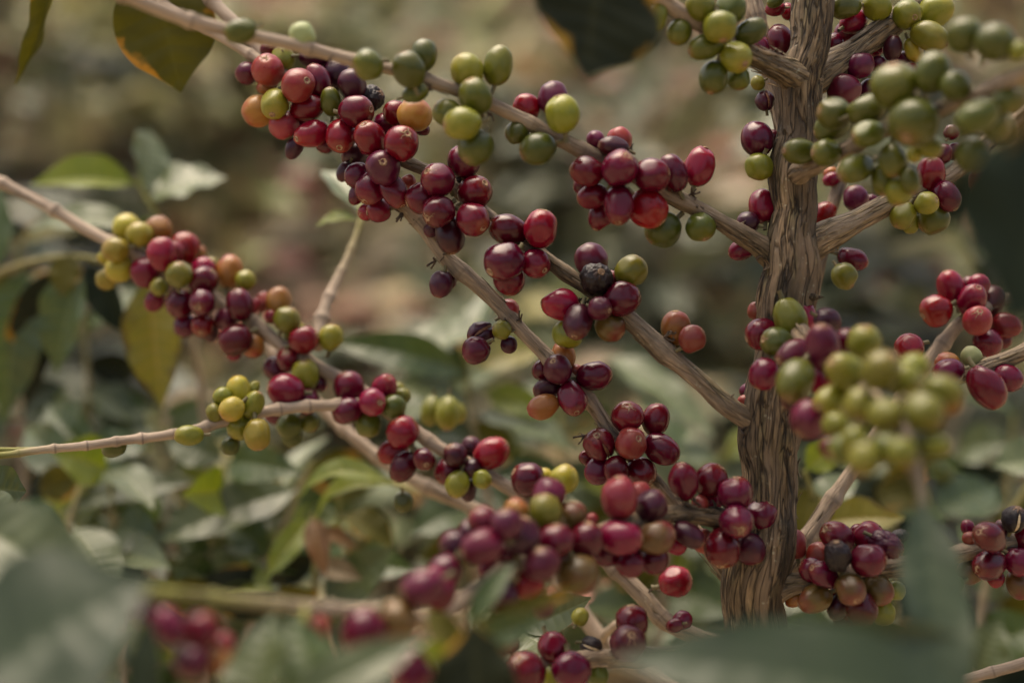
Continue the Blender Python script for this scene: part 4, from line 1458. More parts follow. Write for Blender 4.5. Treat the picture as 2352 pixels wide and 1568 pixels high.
def leaf(root, x0, y0, d0, x1, y1, d1, wpx, mat, up=20, side=0, bend=0.08, fold=0.2, wave=0.04, curl=0.0, petiole=0.08, shape=0.42, label=None):
    """a leaf blade between two sighted points; up: degrees its face is turned from the lens towards the sky"""
    d0, d1 = settle(d0), settle(d1)
    P0, P1 = at(x0, y0, d0), at(x1, y1, d1)
    T = (P1 - P0).normalized()
    f = -FWD; f = (f - T * f.dot(T)).normalized()
    u = Vector((0, 0, 1)); u = u - T * u.dot(T)
    u = u - f * u.dot(f)
    if u.length < 0.15:
        u = RIGHT - T * RIGHT.dot(T); u = u - f * u.dot(f)
    u.normalize()
    nr = f * math.cos(math.radians(up)) + u * math.sin(math.radians(up))
    wd = wpx * (d0 + d1) / 2 / F
    me = leaf_mesh('leaf', P0, P1, wd, nr, bend, fold, wave, int(x0 * 7 + y1 * 3), curl, petiole, shape)
    o = link('leaf', me, LM[mat])
    child(o, root)
    if label:
        o['label'] = label
    return o

def settle(d):
    """the middle-distance shoots stand only a little behind the fruiting branches"""
    return d if d < 0.76 else 0.70 + (d - 0.70) * 0.62

def stem(root, pts, seed=0, name='stem'):
    pts = [(q[0], q[1], q[2], settle(q[3])) + tuple(q[4:]) for q in pts]
    return tube(name, f'stem{seed}_{pts[0][0]}', pts, M_BRANCH, root, amp=0.3, sides=14, gap=120, step_px=8, seed=seed, ring=0.4)

# foreground and mid-distance coffee shoots; x, y, depth of stalk end / of tip, full width
sh = empty('coffee_shoot', at(280, -160, .66), 'top left hanging shoot with one broad olive leaf and one narrow twisted leaf', 'coffee shoot')
stem(sh, [(620, -260, 12, .66, 0, .6), (430, -190, 10, .665, 0, .8), (300, -150, 9, .67, 0, .9), (150, -110, 8, .68, 0, 1), (60, -130, 6, .69, 0, 1)], 1)
leaf(sh, 335, -150, .668, 415, 212, .672, 225, 'olive', 5, bend=.03, fold=.1, wave=.05, shape=.6, label='broad drooping olive leaf with rust-yellow spots')
leaf(sh, 120, -110, .68, 36, 195, .69, 44, 'olive', 10, bend=.05, fold=.8, wave=.18, curl=-.10)

sh = empty('coffee_shoot', at(1400, -200, .52), 'shoot with one big near-black leaf hanging down from the top edge', 'coffee shoot')
stem(sh, [(1800, -330, 13, .49, 0, .4), (1550, -250, 11, .485, 0, .7), (1400, -200, 10, .477, 0, .8), (1280, -230, 7, .477, 0, 1)], 2)
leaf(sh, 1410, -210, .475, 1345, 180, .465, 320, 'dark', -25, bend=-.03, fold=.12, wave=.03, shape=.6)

sh = empty('coffee_shoot', at(2500, 420, .36), 'shoot with broad dark leaves closing in from the right edge', 'coffee shoot')
stem(sh, [(2700, 160, 16, .37, 0, .5), (2560, 260, 14, .37, 0, .7), (2480, 330, 12, .368, 0, .8), (2430, 200, 9, .36, 0, .9)], 3)
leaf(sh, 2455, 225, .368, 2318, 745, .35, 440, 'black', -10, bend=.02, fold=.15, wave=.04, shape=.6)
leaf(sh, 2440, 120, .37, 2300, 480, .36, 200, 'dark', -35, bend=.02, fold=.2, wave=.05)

sh = empty('coffee_shoot', at(-160, 1500, .38), 'out-of-focus shoot of large soft grey-green leaves in the bottom left corner', 'coffee shoot')
stem(sh, [(-260, 1900, 17, .36, .1, .5), (-180, 1640, 16, .37, 0, .7), (-120, 1400, 13, .40, 0, .8), (-90, 1200, 10, .48, 0, .9), (-76, 1110, 8, .59, 0, 1)], 4)
leaf(sh, -190, 1660, .36, 345, 1330, .37, 420, 'slate', 32, bend=.06, fold=.1, wave=.03, shape=.6)
leaf(sh, -170, 1640, .33, 330, 1780, .33, 380, 'slate', 45, bend=.06, fold=.1, wave=.03)
leaf(sh, -110, 1175, .50, 262, 1395, .47, 190, 'grey', 30, bend=.06, fold=.2, wave=.04)
leaf(sh, -75, 1118, .60, 60, 1128, .612, 105, 'grey', 10, bend=.0, fold=.1, wave=.08, shape=.6)
leaf(sh, -60, 1130, .60, 48, 1240, .58, 100, 'grey', 20, bend=.02, fold=.1, wave=.05)

sh = empty('coffee_shoot', at(520, 1750, .42), 'blurred leafy shoot rising at the bottom edge left of centre', 'coffee shoot')
stem(sh, [(560, 2000, 15, .40, 0, .6), (540, 1800, 13, .41, 0, .8), (580, 1640, 11, .42, 0, .9), (690, 1440, 8, .44, 0, 1), (700, 1395, 7, .448, 0, 1)], 5)
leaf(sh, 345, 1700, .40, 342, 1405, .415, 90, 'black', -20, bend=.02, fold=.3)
leaf(sh, 560, 1680, .41, 632, 1405, .43, 170, 'grey', 35, bend=.03, fold=.15)
leaf(sh, 760, 1660, .41, 672, 1410, .43, 130, 'mid', 0, bend=.03, fold=.2)
leaf(sh, 590, 1680, .40, 985, 1460, .41, 120, 'grey', 35, bend=.05, fold=.2)
leaf(sh, 460, 1700, .42, 420, 1580, .42, 90, 'pale', 20, bend=.03, fold=.2)

sh = empty('coffee_shoot', at(1120, 1750, .43), 'blurred shoot of narrow dark green leaves crossing the red foreground berries', 'coffee shoot')
stem(sh, [(1040, 1900, 13, .42, 0, .6), (1060, 1680, 11, .43, 0, .8), (1075, 1500, 9, .45, 0, .9), (1100, 1440, 8, .465, 0, 1), (1110, 1400, 6, .475, 0, 1)], 6)
leaf(sh, 1105, 1710, .43, 1085, 1425, .44, 200, 'dark', -10, bend=.02, fold=.25, label='darkest blade of the shoot, standing upright')
leaf(sh, 1078, 1432, .465, 1178, 1295, .47, 46, 'mid', 25, bend=.08, fold=.3)
leaf(sh, 1095, 1428, .46, 1340, 1345, .475, 26, 'olive', 10, bend=.10, fold=.3)
leaf(sh, 1060, 1500, .45, 980, 1400, .455, 60, 'olive', 20, bend=.05, fold=.3)
leaf(sh, 1078, 1475, .455, 1250, 1420, .46, 60, 'mid', 10, bend=-.06, fold=.3)
leaf(sh, 1100, 1580, .45, 960, 1470, .44, 70, 'lime', 20, bend=.06, fold=.3)

sh = empty('coffee_shoot', at(2120, 1210, .44), 'large blurred blue-green leaves hanging in the lower right foreground', 'coffee shoot')
stem(sh, [(2112, 1160, 14, .46, 0, .4), (2116, 1180, 11, .452, 0, .8), (2118, 1200, 9, .45, 0, .9)], 7)
stem(sh, [(2420, 2000, 14, .40, 0, .5), (2320, 1760, 12, .39, 0, .7), (2262, 1642, 10, .386, 0, .9)], 77)
leaf(sh, 2118, 1150, .445, 2180, 1760, .40, 158, 'slate', 8, bend=.02, fold=.12, wave=.05, petiole=.02, shape=.42)
leaf(sh, 2260, 1660, .385, 1400, 1512, .375, 275, 'slate', 38, bend=.08, fold=.12, wave=.03, petiole=.02)
leaf(sh, 2200, 1462, .40, 1560, 1458, .395, 90, 'slate', 5, bend=.05, fold=.3, petiole=.04)
leaf(sh, 2140, 1180, .45, 2290, 1120, .47, 110, 'mid', 40, bend=.04, fold=.3)
leaf(sh, 2110, 1150, .45, 2010, 1120, .46, 90, 'olive', 20, bend=.05, fold=.3)

# mid distance
sh = empty('coffee_shoot', at(420, 640, .93), 'young shoot with shiny pale leaves above the left branch', 'coffee shoot')
stem(sh, [(520, 1500, 10, 1.02, .2), (480, 1050, 9, .98, .1), (430, 700, 8, .94, 0, .3), (372, 520, 7, .92, 0, .8), (328, 440, 5, .92, 0, 1), (318, 405, 4, .92, 0, 1)], 8)
leaf(sh, 322, 425, .92, 70, 425, .90, 96, 'lime', 35, bend=.10, fold=.55, wave=.03)
leaf(sh, 325, 448, .92, 345, 300, .97, 120, 'pale', 58, bend=.05, fold=.2, petiole=.03, shape=.6)
leaf(sh, 335, 460, .92, 520, 410, .93, 140, 'pale', 52, bend=.08, fold=.2, wave=.06)
leaf(sh, 370, 500, .92, 345, 565, .95, 80, 'mid', 10, bend=.08, fold=.3)
leaf(sh, 322, 520, .93, 60, 530, .96, 90, 'pale', 50, bend=.08, fold=.3)

sh = empty('coffee_shoot', at(300, 600, .88), 'drooping shoot with yellowing and dark hanging leaves under the left branch', 'coffee shoot')
stem(sh, [(-120, 690, 8, .95, 0, .5), (40, 610, 7, .92, 0, .7), (180, 590, 6, .88, 0, .8), (300, 620, 6, .86, 0, .8), (370, 650, 5, .85, 0, 1)], 9)
leaf(sh, 340, 625, .85, 372, 935, .85, 130, 'yel', 0, bend=.02, fold=.35, wave=.05, label='long yellowing leaf hanging straight down')
leaf(sh, 190, 600, .88, 130, 860, .89, 130, 'mid', 25, bend=.04, fold=.35)
leaf(sh, 200, 600, .88, 290, 770, .88, 70, 'black', 0, bend=.03, fold=.5)
leaf(sh, 160, 580, .88, 140, 680, .87, 72, 'olive', 0, bend=.02, fold=.1)
leaf(sh, 60, 600, .92, 10, 960, .93, 150, 'mid', 0, bend=.04, fold=.3)
leaf(sh, -20, 640, .93, -10, 420, .95, 100, 'mid', 0, bend=.04, fold=.3)
leaf(sh, 120, 600, .9, 60, 930, .95, 120, 'dark', 10, bend=.04, fold=.3)

sh = empty('coffee_shoot', at(800, 1500, .86), 'leafy young shoot with a rust-edged leaf below the thin left twig', 'coffee shoot')
stem(sh, [(850, 1800, 11, .90, .3), (770, 1520, 9, .86, .1), (728, 1380, 7, .84, 0, .6), (722, 1270, 6, .84, 0, .9), (718, 1180, 5, .84, 0, 1)], 10)
stem(sh, [(1090, 1168, 9, .72, .2), (1000, 1140, 7, .76, 0, .4), (905, 1110, 6, .80, 0, .9), (880, 1104, 5, .81, 0, 1)], 11)
leaf(sh, 905, 1108, .80, 680, 1150, .82, 60, 'lime', 55, bend=.26, fold=.4)
leaf(sh, 900, 1112, .80, 722, 1200, .83, 56, 'lime', 60, bend=.22, fold=.4)
leaf(sh, 720, 1182, .84, 610, 1328, .82, 58, 'lime', 15, bend=.06, fold=.3)
leaf(sh, 718, 1182, .84, 748, 1322, .81, 52, 'orange', 5, bend=.06, fold=.5, label='curled leaf with rust-orange edges')
leaf(sh, 724, 1270, .84, 618, 1340, .85, 56, 'dark', -10, bend=.1, fold=.3)
leaf(sh, 728, 1375, .84, 640, 1345, .82, 78, 'olive', -25, bend=.12, fold=.3)
leaf(sh, 735, 1390, .84, 905, 1255, .83, 110, 'grey', 25, bend=-.05, fold=.3)
leaf(sh, 726, 1300, .84, 830, 1330, .83, 50, 'tan', 30, bend=.12, fold=.4)
leaf(sh, 722, 1220, .84, 820, 1260, .86, 42, 'orange', 50, bend=.1, fold=.4)
leaf(sh, 735, 1330, .85, 700, 1250, .87, 46, 'tan', 30, bend=.1, fold=.4)

sh = empty('coffee_shoot', at(520, 1640, .92), 'shoot with dull grey-green and ribbed leaves in the lower left middle distance', 'coffee shoot')
stem(sh, [(560, 1950, 12, .95, .3), (545, 1600, 10, .92, .2), (600, 1350, 8, .90, .1), (690, 1120, 6, .90, 0, .6), (720, 1060, 5, .9, 0, 1)], 12)
leaf(sh, 700, 1120, .90, 345, 1250, .86, 120, 'grey', 35, bend=.06, fold=.25)
leaf(sh, 668, 1140, .90, 440, 1010, .97, 80, 'yel', 40, bend=.06, fold=.3)
leaf(sh, 455, 1108, .93, 135, 1178, .90, 80, 'grey', 45, bend=.08, fold=.25)
leaf(sh, 640, 1395, .88, 470, 1318, .87, 120, 'dark', 15, bend=.16, fold=-.25, wave=.02)
leaf(sh, 640, 1400, .88, 470, 1370, .86, 110, 'grey', -20, bend=-.1, fold=.2)
leaf(sh, 560, 1360, .90, 395, 1270, .91, 110, 'pale', 50, bend=.06, fold=.3)
leaf(sh, 520, 1230, .92, 380, 1330, .93, 80, 'olive', 0, bend=.06, fold=.4)
leaf(sh, 590, 1370, .90, 700, 1290, .95, 90, 'mid', 40, bend=.1, fold=.3)
leaf(sh, 545, 1500, .90, 330, 1420, .88, 110, 'mid', 30, bend=.1, fold=.3)
leaf(sh, 620, 1200, .92, 760, 1000, 1.0, 90, 'pale', 55, bend=.1, fold=.3)
leaf(sh, 545, 1480, .93, 880, 1500, .90, 120, 'mid', 20, bend=.1, fold=.3)

sh = empty('coffee_shoot', at(60, 1600, .88), 'dim shoot with a ribbed pale leaf behind the bottom left foreground leaves', 'coffee shoot')
stem(sh, [(60, 1900, 12, .9, .3), (90, 1500, 10, .88, .2), (160, 1200, 8, .88, 0, .5), (190, 1100, 6, .9, 0, .9), (215, 1030, 5, .92, 0, 1)], 13)
leaf(sh, 165, 1205, .86, 268, 1365, .82, 120, 'pale', 40, bend=.05, fold=.2, wave=.02)
leaf(sh, 250, 1230, .90, 330, 1340, .9, 90, 'black', 0, bend=.05, fold=.2)
leaf(sh, 200, 1080, .9, 90, 1130, .92, 80, 'olive', 0, bend=.1, fold=.3)
leaf(sh, 210, 1060, .9, 330, 1010, .95, 90, 'mid', 30, bend=.1, fold=.3)
leaf(sh, 140, 1240, .88, 60, 1330, .86, 70, 'orange', 20, bend=.1, fold=.3)
leaf(sh, 190, 1100, .9, 60, 980, .97, 100, 'mid', 10, bend=.1, fold=.3)
leaf(sh, 215, 1050, .92, 110, 930, .98, 110, 'mid', 10, bend=.08, fold=.3)
leaf(sh, 150, 1220, .88, 0, 1190, .9, 100, 'mid', 40, bend=.1, fold=.3)

sh = empty('coffee_shoot', at(1150, 1400, 1.0), 'soft bush of pale shiny leaves in the middle distance behind the middle branch', 'coffee shoot')
stem(sh, [(1200, 2000, 12, 1.02, .3), (1170, 1500, 10, 1.0, .2), (1120, 1150, 8, 1.0, .1), (1080, 950, 7, 1.0, 0, .5), (1075, 800, 5, 1.0, 0, 1), (1100, 740, 4, 1.02, 0, 1)], 14)
leaf(sh, 880, 860, .96, 1190, 735, 1.05, 125, 'pale', 58, bend=.06, fold=.3)
leaf(sh, 1080, 850, .98, 1250, 800, 1.02, 100, 'yel', 40, bend=.06, fold=.3)
leaf(sh, 1085, 950, 1.0, 1320, 1040, .97, 110, 'pale', 55, bend=.12, fold=.25)
leaf(sh, 1080, 930, .99, 900, 890, .95, 100, 'pale', 50, bend=.1, fold=.25)
leaf(sh, 1075, 880, 1.0, 930, 800, 1.04, 100, 'mid', 40, bend=.1, fold=.3)
leaf(sh, 1110, 900, 1.0, 1270, 960, .98, 70, 'lime', 20, bend=.1, fold=.4)
leaf(sh, 1090, 790, 1.0, 1130, 660, 1.06, 70, 'mid', 40, bend=.05, fold=.3)
leaf(sh, 1080, 860, .97, 760, 790, .95, 90, 'mid', 20, bend=.14, fold=.35)
leaf(sh, 1100, 1010, 1.0, 930, 1000, .97, 100, 'grey', 50, bend=.1, fold=.3)
leaf(sh, 1120, 1100, 1.0, 1340, 1120, .98, 100, 'mid', 40, bend=.1, fold=.3)
leaf(sh, 1120, 1150, .98, 940, 1230, .95, 120, 'mid', 40, bend=.08, fold=.3)
leaf(sh, 1105, 1060, 1.0, 1010, 1160, .96, 80, 'grey', 30, bend=.08, fold=.3)
leaf(sh, 1140, 1230, .98, 960, 1280, .95, 90, 'olive', 10, bend=.08, fold=.3)

sh = empty('coffee_shoot', at(1560, 1300, 1.1), 'blurred bush of long pale leaves between the middle branch and the trunk', 'coffee shoot')
stem(sh, [(1500, 2000, 12, 1.1, .3), (1520, 1400, 10, 1.1, .2), (1560, 1150, 8, 1.1, 0, .5), (1650, 1060, 6, 1.08, 0, 1), (1700, 1000, 5, 1.08, 0, 1)], 15)
leaf(sh, 1380, 810, 1.12, 1640, 1000, 1.06, 110, 'pale', 50, bend=.04, fold=.25)
leaf(sh, 1560, 1140, 1.1, 1320, 1030, 1.04, 100, 'pale', 52, bend=.14, fold=.25)
leaf(sh, 1655, 1060, 1.08, 1540, 1060, 1.05, 84, 'pale', 60, bend=.1, fold=.25)
leaf(sh, 1670, 1060, 1.08, 1760, 990, 1.1, 70, 'lime', 40, bend=.1, fold=.3)
leaf(sh, 1560, 1150, 1.1, 1330, 1110, 1.06, 70, 'lime', 20, bend=.1, fold=.3)
leaf(sh, 1560, 1150, 1.1, 1450, 900, 1.2, 110, 'mid', 50, bend=.1, fold=.3)
leaf(sh, 1640, 1070, 1.08, 1610, 1180, 1.05, 90, 'mid', 30, bend=.1, fold=.3)
leaf(sh, 1540, 1250, 1.1, 1740, 1240, 1.06, 110, 'mid', 40, bend=.1, fold=.3)
leaf(sh, 1530, 1350, 1.1, 1700, 1420, 1.04, 130, 'mid', 30, bend=.1, fold=.3)
leaf(sh, 1520, 1330, 1.1, 1300, 1260, 1.05, 110, 'olive', 20, bend=.1, fold=.3)
leaf(sh, 1510, 1420, 1.1, 1320, 1400, 1.0, 110, 'grey', 50, bend=.1, fold=.3)

sh = empty('coffee_shoot', at(830, 560, .74), 'pair of soft pale leaves at the tip of the thin upright twig left of centre', 'coffee shoot')
stem(sh, [(829, 505, 6, .732, 0, .8), (828, 490, 5, .733, 0, 1), (826, 470, 4, .735, 0, 1)], 16)
leaf(sh, 826, 490, .735, 738, 392, .80, 74, 'pale', 45, bend=.08, fold=.3)
leaf(sh, 830, 490, .735, 985, 505, .74, 66, 'pale', 66, bend=.16, fold=.3)
leaf(sh, 822, 505, .735, 725, 520, .76, 44, 'lime', 55, bend=.1, fold=.4)

sh = empty('coffee_shoot', at(1420, 1480, .68), 'small grey leaves with hooked tips beside the lower twigs under the red berries', 'coffee shoot')
stem(sh, [(1400, 1700, 8, .66, .2), (1330, 1560, 7, .65, 0, .5), (1250, 1470, 6, .63, 0, .9), (1190, 1445, 5, .62, 0, 1)], 17)
leaf(sh, 1190, 1440, .62, 1358, 1372, .60, 80, 'grey', 30, bend=-.10, fold=.3, petiole=.05)
leaf(sh, 1195, 1450, .62, 1300, 1520, .60, 100, 'pale', 45, bend=.05, fold=.2)
leaf(sh, 1330, 1560, .65, 1180, 1560, .63, 90, 'mid', 40, bend=.05, fold=.2)

sh = empty('coffee_shoot', at(2300, 1300, .95), 'dim blurred leaves behind the far right cluster', 'coffee shoot')
stem(sh, [(2250, 2000, 12, .95, .3), (2240, 1550, 10, .93, .2), (2290, 1250, 8, .92, 0, .5), (2400, 1060, 6, .9, 0, 1)], 18)
leaf(sh, 2430, 1060, .88, 2278, 1070, .86, 110, 'pale', 40, bend=.06, fold=.25)
leaf(sh, 2280, 1260, .92, 2380, 1160, .92, 80, 'olive', 20, bend=.06, fold=.25)
leaf(sh, 2240, 1560, .9, 2300, 1420, .9, 110, 'grey', 40, bend=.06, fold=.25)
leaf(sh, 2245, 1500, .93, 2400, 1430, .9, 130, 'mid', 40, bend=.06, fold=.25)
leaf(sh, 2250, 1480, .93, 2120, 1400, .95, 110, 'black', 10, bend=.06, fold=.25)
leaf(sh, 2240, 1560, .93, 2400, 1540, .9, 110, 'black', 20, bend=.06, fold=.25)
leaf(sh, 2270, 1340, .93, 2200, 1200, .97, 110, 'mid', 40, bend=.06, fold=.25)

sh = empty('coffee_shoot', at(1860, 1400, .80), 'green leaves tucked behind the lower trunk on its right side', 'coffee shoot')
stem(sh, [(1960, 2000, 11, .82, .3), (1930, 1500, 9, .80, .2), (1880, 1200, 7, .78, 0, .6), (1850, 1080, 5, .77, 0, 1)], 19)
leaf(sh, 1850, 1080, .77, 1935, 1010, .76, 70, 'lime', 20, bend=.05, fold=.2)
leaf(sh, 1860, 1110, .78, 1830, 1280, .76, 110, 'olive', 0, bend=.05, fold=.2)
leaf(sh, 1880, 1200, .78, 2080, 1190, .76, 90, 'yel', 30, bend=.08, fold=.3)
leaf(sh, 1880, 1180, .8, 1960, 1090, .84, 90, 'grey', 50, bend=.08, fold=.3)
leaf(sh, 1925, 1480, .8, 1790, 1430, .76, 90, 'mid', 40, bend=.08, fold=.3)
leaf(sh, 1930, 1500, .8, 2080, 1450, .78, 90, 'mid', 40, bend=.08, fold=.3)
leaf(sh, 1935, 1560, .8, 2060, 1590, .76, 110, 'olive', 30, bend=.08, fold=.3)

# a fuller bush standing a little farther back behind the lower left shoots
sh = empty('coffee_shoot', at(420, 1500, 1.12), 'thick soft-focus bush of grey-green leaves filling gaps in the lower left', 'coffee shoot')
stem(sh, [(430, 2100, 13, 1.12, .3), (420, 1600, 11, 1.12, .2), (400, 1250, 9, 1.12, .1), (380, 1060, 7, 1.12, 0, .6), (360, 930, 5, 1.12, 0, 1)], 20)
stem(sh, [(420, 1600, 9, 1.12, .2), (560, 1400, 8, 1.12, .1), (650, 1180, 6, 1.12, 0, .6), (690, 1060, 5, 1.12, 0, 1)], 21)
rl = random.Random(3)
for k in range(15):
    t = k / 14
    for sx, sy in ((420 - 60 * t, 1600 - 660 * t), (430 + 250 * t, 1580 - 500 * t)):
        for sd in (-1, 1):
            if rl.random() < .1:
                continue
            L = rl.uniform(130, 230)
            leaf(sh, sx, sy, 1.12, sx + sd * L, sy + rl.uniform(-90, 110), 1.12 + rl.uniform(-.06, .08), rl.uniform(70, 110),
                 rl.choice(['grey', 'mid', 'mid', 'pale', 'olive', 'lime', 'grey', 'tan']), rl.uniform(15, 60), bend=.1, fold=.3)

def thicket(seed, label, d, stems, n, mats, L0=110, L1=210, w0=60, w1=100):
    """a soft-focus bush: several stems set with leaf pairs"""
    rl = random.Random(seed)
    root = empty('coffee_shoot', at(stems[0][0], stems[0][1], settle(d)), label, 'coffee shoot')
    for i, (x0, y0, x1, y1) in enumerate(stems):
        mx, my = (x0 + x1) / 2 + rl.uniform(-40, 40), (y0 + y1) / 2
        stem(root, [(x0, y0, 9, d, .2), (mx, my, 7, d, .1, .3), (x1, y1, 4, d, 0, 1)], seed * 10 + i)
        for k in range(n):
            t = .25 + .75 * k / (n - 1)
            sx = x0 * (1 - t) ** 2 + mx * 2 * t * (1 - t) + x1 * t * t if 0 else x0 + (x1 - x0) * t
            sy = y0 + (y1 - y0) * t
            for sd in (-1, 1):
                if rl.random() < .12:
                    continue
                L = rl.uniform(L0, L1)
                leaf(root, sx, sy, d, sx + sd * L * rl.uniform(.6, 1), sy + rl.uniform(-110, 110), d + rl.uniform(-.08, .10), rl.uniform(w0, w1), rl.choice(mats), rl.uniform(10, 60), bend=.1, fold=.3)
MM = ['grey', 'mid', 'mid', 'pale', 'olive', 'lime', 'grey', 'mid', 'tan']
thicket(31, 'thick soft-focus greenery behind the lower dark cluster and middle branch', 1.12, [(1150, 1700, 1020, 860), (1240, 1700, 1290, 880)], 11, MM)
thicket(32, 'soft-focus dull green leaves between red foreground berries and trunk foot', 1.15, [(1560, 1800, 1470, 1040), (1640, 1800, 1640, 1120)], 10, MM)
thicket(33, 'soft-focus dim leaves filling the lower right behind the clusters', 1.12, [(2080, 1800, 2040, 1050), (2300, 1800, 2330, 950)], 10, ['mid', 'olive', 'grey', 'black', 'mid', 'tan'])
thicket(34, 'soft-focus dark leaves along the left edge under the left branch', 1.10, [(60, 1300, 40, 560), (170, 1300, 190, 700)], 8, ['mid', 'dark', 'olive', 'grey', 'black', 'mid'])
thicket(35, 'overlapping dark glossy leaves just below the left branch, slightly out of focus', .90, [(300, 1700, 250, 1080), (480, 1700, 520, 1060), (820, 1700, 780, 1120)], 8, ['mid', 'mid', 'grey', 'lime', 'mid', 'olive', 'pale'], 120, 200, 80, 115)

# ------------------------------------------------------------------ the hillside behind
def hill(x, y):
    if y < 0.9:
        z = 0.0
    else:
        t = y - 0.9
        z = 0.52 * t - 0.25 * (1 - math.exp(-t * 2))
        if y > 9:
            z -= 0.3 * (y - 9)
    return z + 0.05 * noise.noise(Vector((x * 1.1, y * 1.1, 0))) + 0.015 * noise.noise(Vector((x * 5, y * 5, 2)))

m, t, bs, N, Lk = nodes('soil_and_litter')
tc = N('ShaderNodeTexCoord')
n1 = N('ShaderNodeTexNoise'); n1.inputs['Scale'].default_value = 3.2; n1.inputs['Detail'].default_value = 8; n1.inputs['Roughness'].default_value = 0.7
Lk(tc.outputs['Object'], n1.inputs['Vector'])
r = ramp(t, [(0.25, (0.16, 0.12, 0.075)), (0.45, (0.28, 0.22, 0.14)), (0.6, (0.36, 0.29, 0.18)), (0.75, (0.22, 0.22, 0.10))])
Lk(n1.outputs['Fac'], r.inputs[0]); Lk(r.outputs[0], bs.inputs['Base Color'])
bs.inputs['Roughness'].default_value = 0.95
bp = N('ShaderNodeBump'); bp.inputs['Strength'].default_value = 0.6; bp.inputs['Distance'].default_value = 0.03
Lk(n1.outputs['Fac'], bp.inputs['Height']); Lk(bp.outputs[0], bs.inputs['Normal'])
M_SOIL = m
vs, fs = [], []
xs = [-40 + i * 2 for i in range(15)] + [-10 + i * 0.2 for i in range(100)] + [10 + i * 2 for i in range(16)]
ys = [-20 + i * 2 for i in range(10)] + [i * 0.15 for i in range(80)] + [12 + i * 2 for i in range(20)]
for y in ys:
    for x in xs:
        vs.append((x, y, hill(x, y)))
nx = len(xs)
for i in range(len(ys) - 1):
    for j in range(nx - 1):
        fs.append((i * nx + j, i * nx + j + 1, (i + 1) * nx + j + 1, (i + 1) * nx + j))
g = link('ground', mesh('ground', vs, fs), M_SOIL)
g['kind'] = 'structure'
g['label'] = 'brown hillside ground rising behind the coffee tree'

def attr_mat(name, rough=0.8, trans=0.2):
    m, t, bs, N, Lk = nodes(name)
    a = N('ShaderNodeAttribute'); a.attribute_name = 'tone'
    n = N('ShaderNodeTexNoise'); n.inputs['Scale'].default_value = 40
    tc = N('ShaderNodeTexCoord'); Lk(tc.outputs['Object'], n.inputs['Vector'])
    mr = N('ShaderNodeMapRange'); Lk(n.outputs['Fac'], mr.inputs[0]); mr.inputs[3].default_value = 0.7; mr.inputs[4].default_value = 1.3
    hs = N('ShaderNodeHueSaturation'); Lk(a.outputs['Color'], hs.inputs['Color']); Lk(mr.outputs[0], hs.inputs['Value'])
    Lk(hs.outputs[0], bs.inputs['Base Color'])
    bs.inputs['Roughness'].default_value = rough
    tr = N('ShaderNodeBsdfTranslucent'); Lk(hs.outputs[0], tr.inputs['Color'])
    ms = N('ShaderNodeMixShader'); ms.inputs[0].default_value = trans
    Lk(bs.outputs[0], ms.inputs[1]); Lk(tr.outputs[0], ms.inputs[2]); Lk(ms.outputs[0], t.nodes['Material Output'].inputs['Surface'])
    return m
M_LITTER, M_GRASS, M_FOL = attr_mat('dry_leaf_litter', 0.9, 0.25), attr_mat('grass_blades', 0.7, 0.3), attr_mat('shrub_leaves', 0.42, 0.15)

def tone_attr(me, cols):
    a = me.color_attributes.new('tone', 'FLOAT_COLOR', 'POINT')
    flat = []
    for c in cols:
        flat += [c[0], c[1], c[2], 1.0]
    a.data.foreach_set('color', flat)

rg = random.Random(5)
LIT = [(0.54, 0.45, 0.31), (0.46, 0.37, 0.25), (0.60, 0.51, 0.37), (0.38, 0.29, 0.19), (0.52, 0.37, 0.27), (0.34, 0.29, 0.19), (0.46, 0.44, 0.24), (0.58, 0.53, 0.39), (0.36, 0.39, 0.18)]
vs, fs, cols = [], [], []
def blade_leaf(c, T, Bn, Nn, L, W, col, vs, fs, cols, arch=0.12):
    b0 = len(vs)
    prof = (0.05, 0.75, 1.0, 0.7, 0.03)
    for k in range(5):
        t = k / 4
        p = c + T * (L * (t - 0.5)) + Nn * (arch * L * math.sin(math.pi * t))
        for sg in (-1, 0, 1):
            vs.append(p + Bn * (sg * W * prof[k] * 0.5) + Nn * (abs(sg) * 0.1 * W))
            cols.append(col)
    for k in range(4):
        for j in (0, 1):
            q = b0 + k * 3 + j
            fs.append((q, q + 1, q + 4, q + 3))

def rand_frame(up_bias=1.0):
    Nn = Vector((rg.gauss(0, .5), rg.gauss(-.25, .5), up_bias)).normalized()
    T = Vector((rg.gauss(0, 1), rg.gauss(0, 1), rg.gauss(0, .4)))
    T = (T - Nn * T.dot(Nn)).normalized()
    return T, Nn.cross(T), Nn

for _ in range(12000):
    y = 1.3 + 3.9 * rg.random() ** 1.2
    x = rg.uniform(-1, 1) * (0.6 * y + 0.5)
    L = rg.uniform(.05, .15)
    T, Bn, Nn = rand_frame()
    col = rg.choice(LIT)
    pt = noise.noise(Vector((x * 1.7, y * 1.7, 4)))
    f = rg.uniform(.75, 1.25) * (1 + 0.95 * pt)
    gpt = noise.noise(Vector((x * 1.9 - 5, y * 1.3, 7)))
    if noise.noise(Vector((x * 3.6 + 9, y * 3.6, 1))) > 0.22:
        col = rg.choice([(0.46, 0.22, 0.16), (0.44, 0.27, 0.19)])
    elif gpt > 0.0:
        col = rg.choice([(0.30, 0.34, 0.15), (0.38, 0.38, 0.17), (0.26, 0.30, 0.16), col])
    blade_leaf(Vector((x, y, hill(x, y) + rg.uniform(.005, .05))), T, Bn, Nn, L, L * rg.uniform(.35, .55), tuple(v * f for v in col), vs, fs, cols)
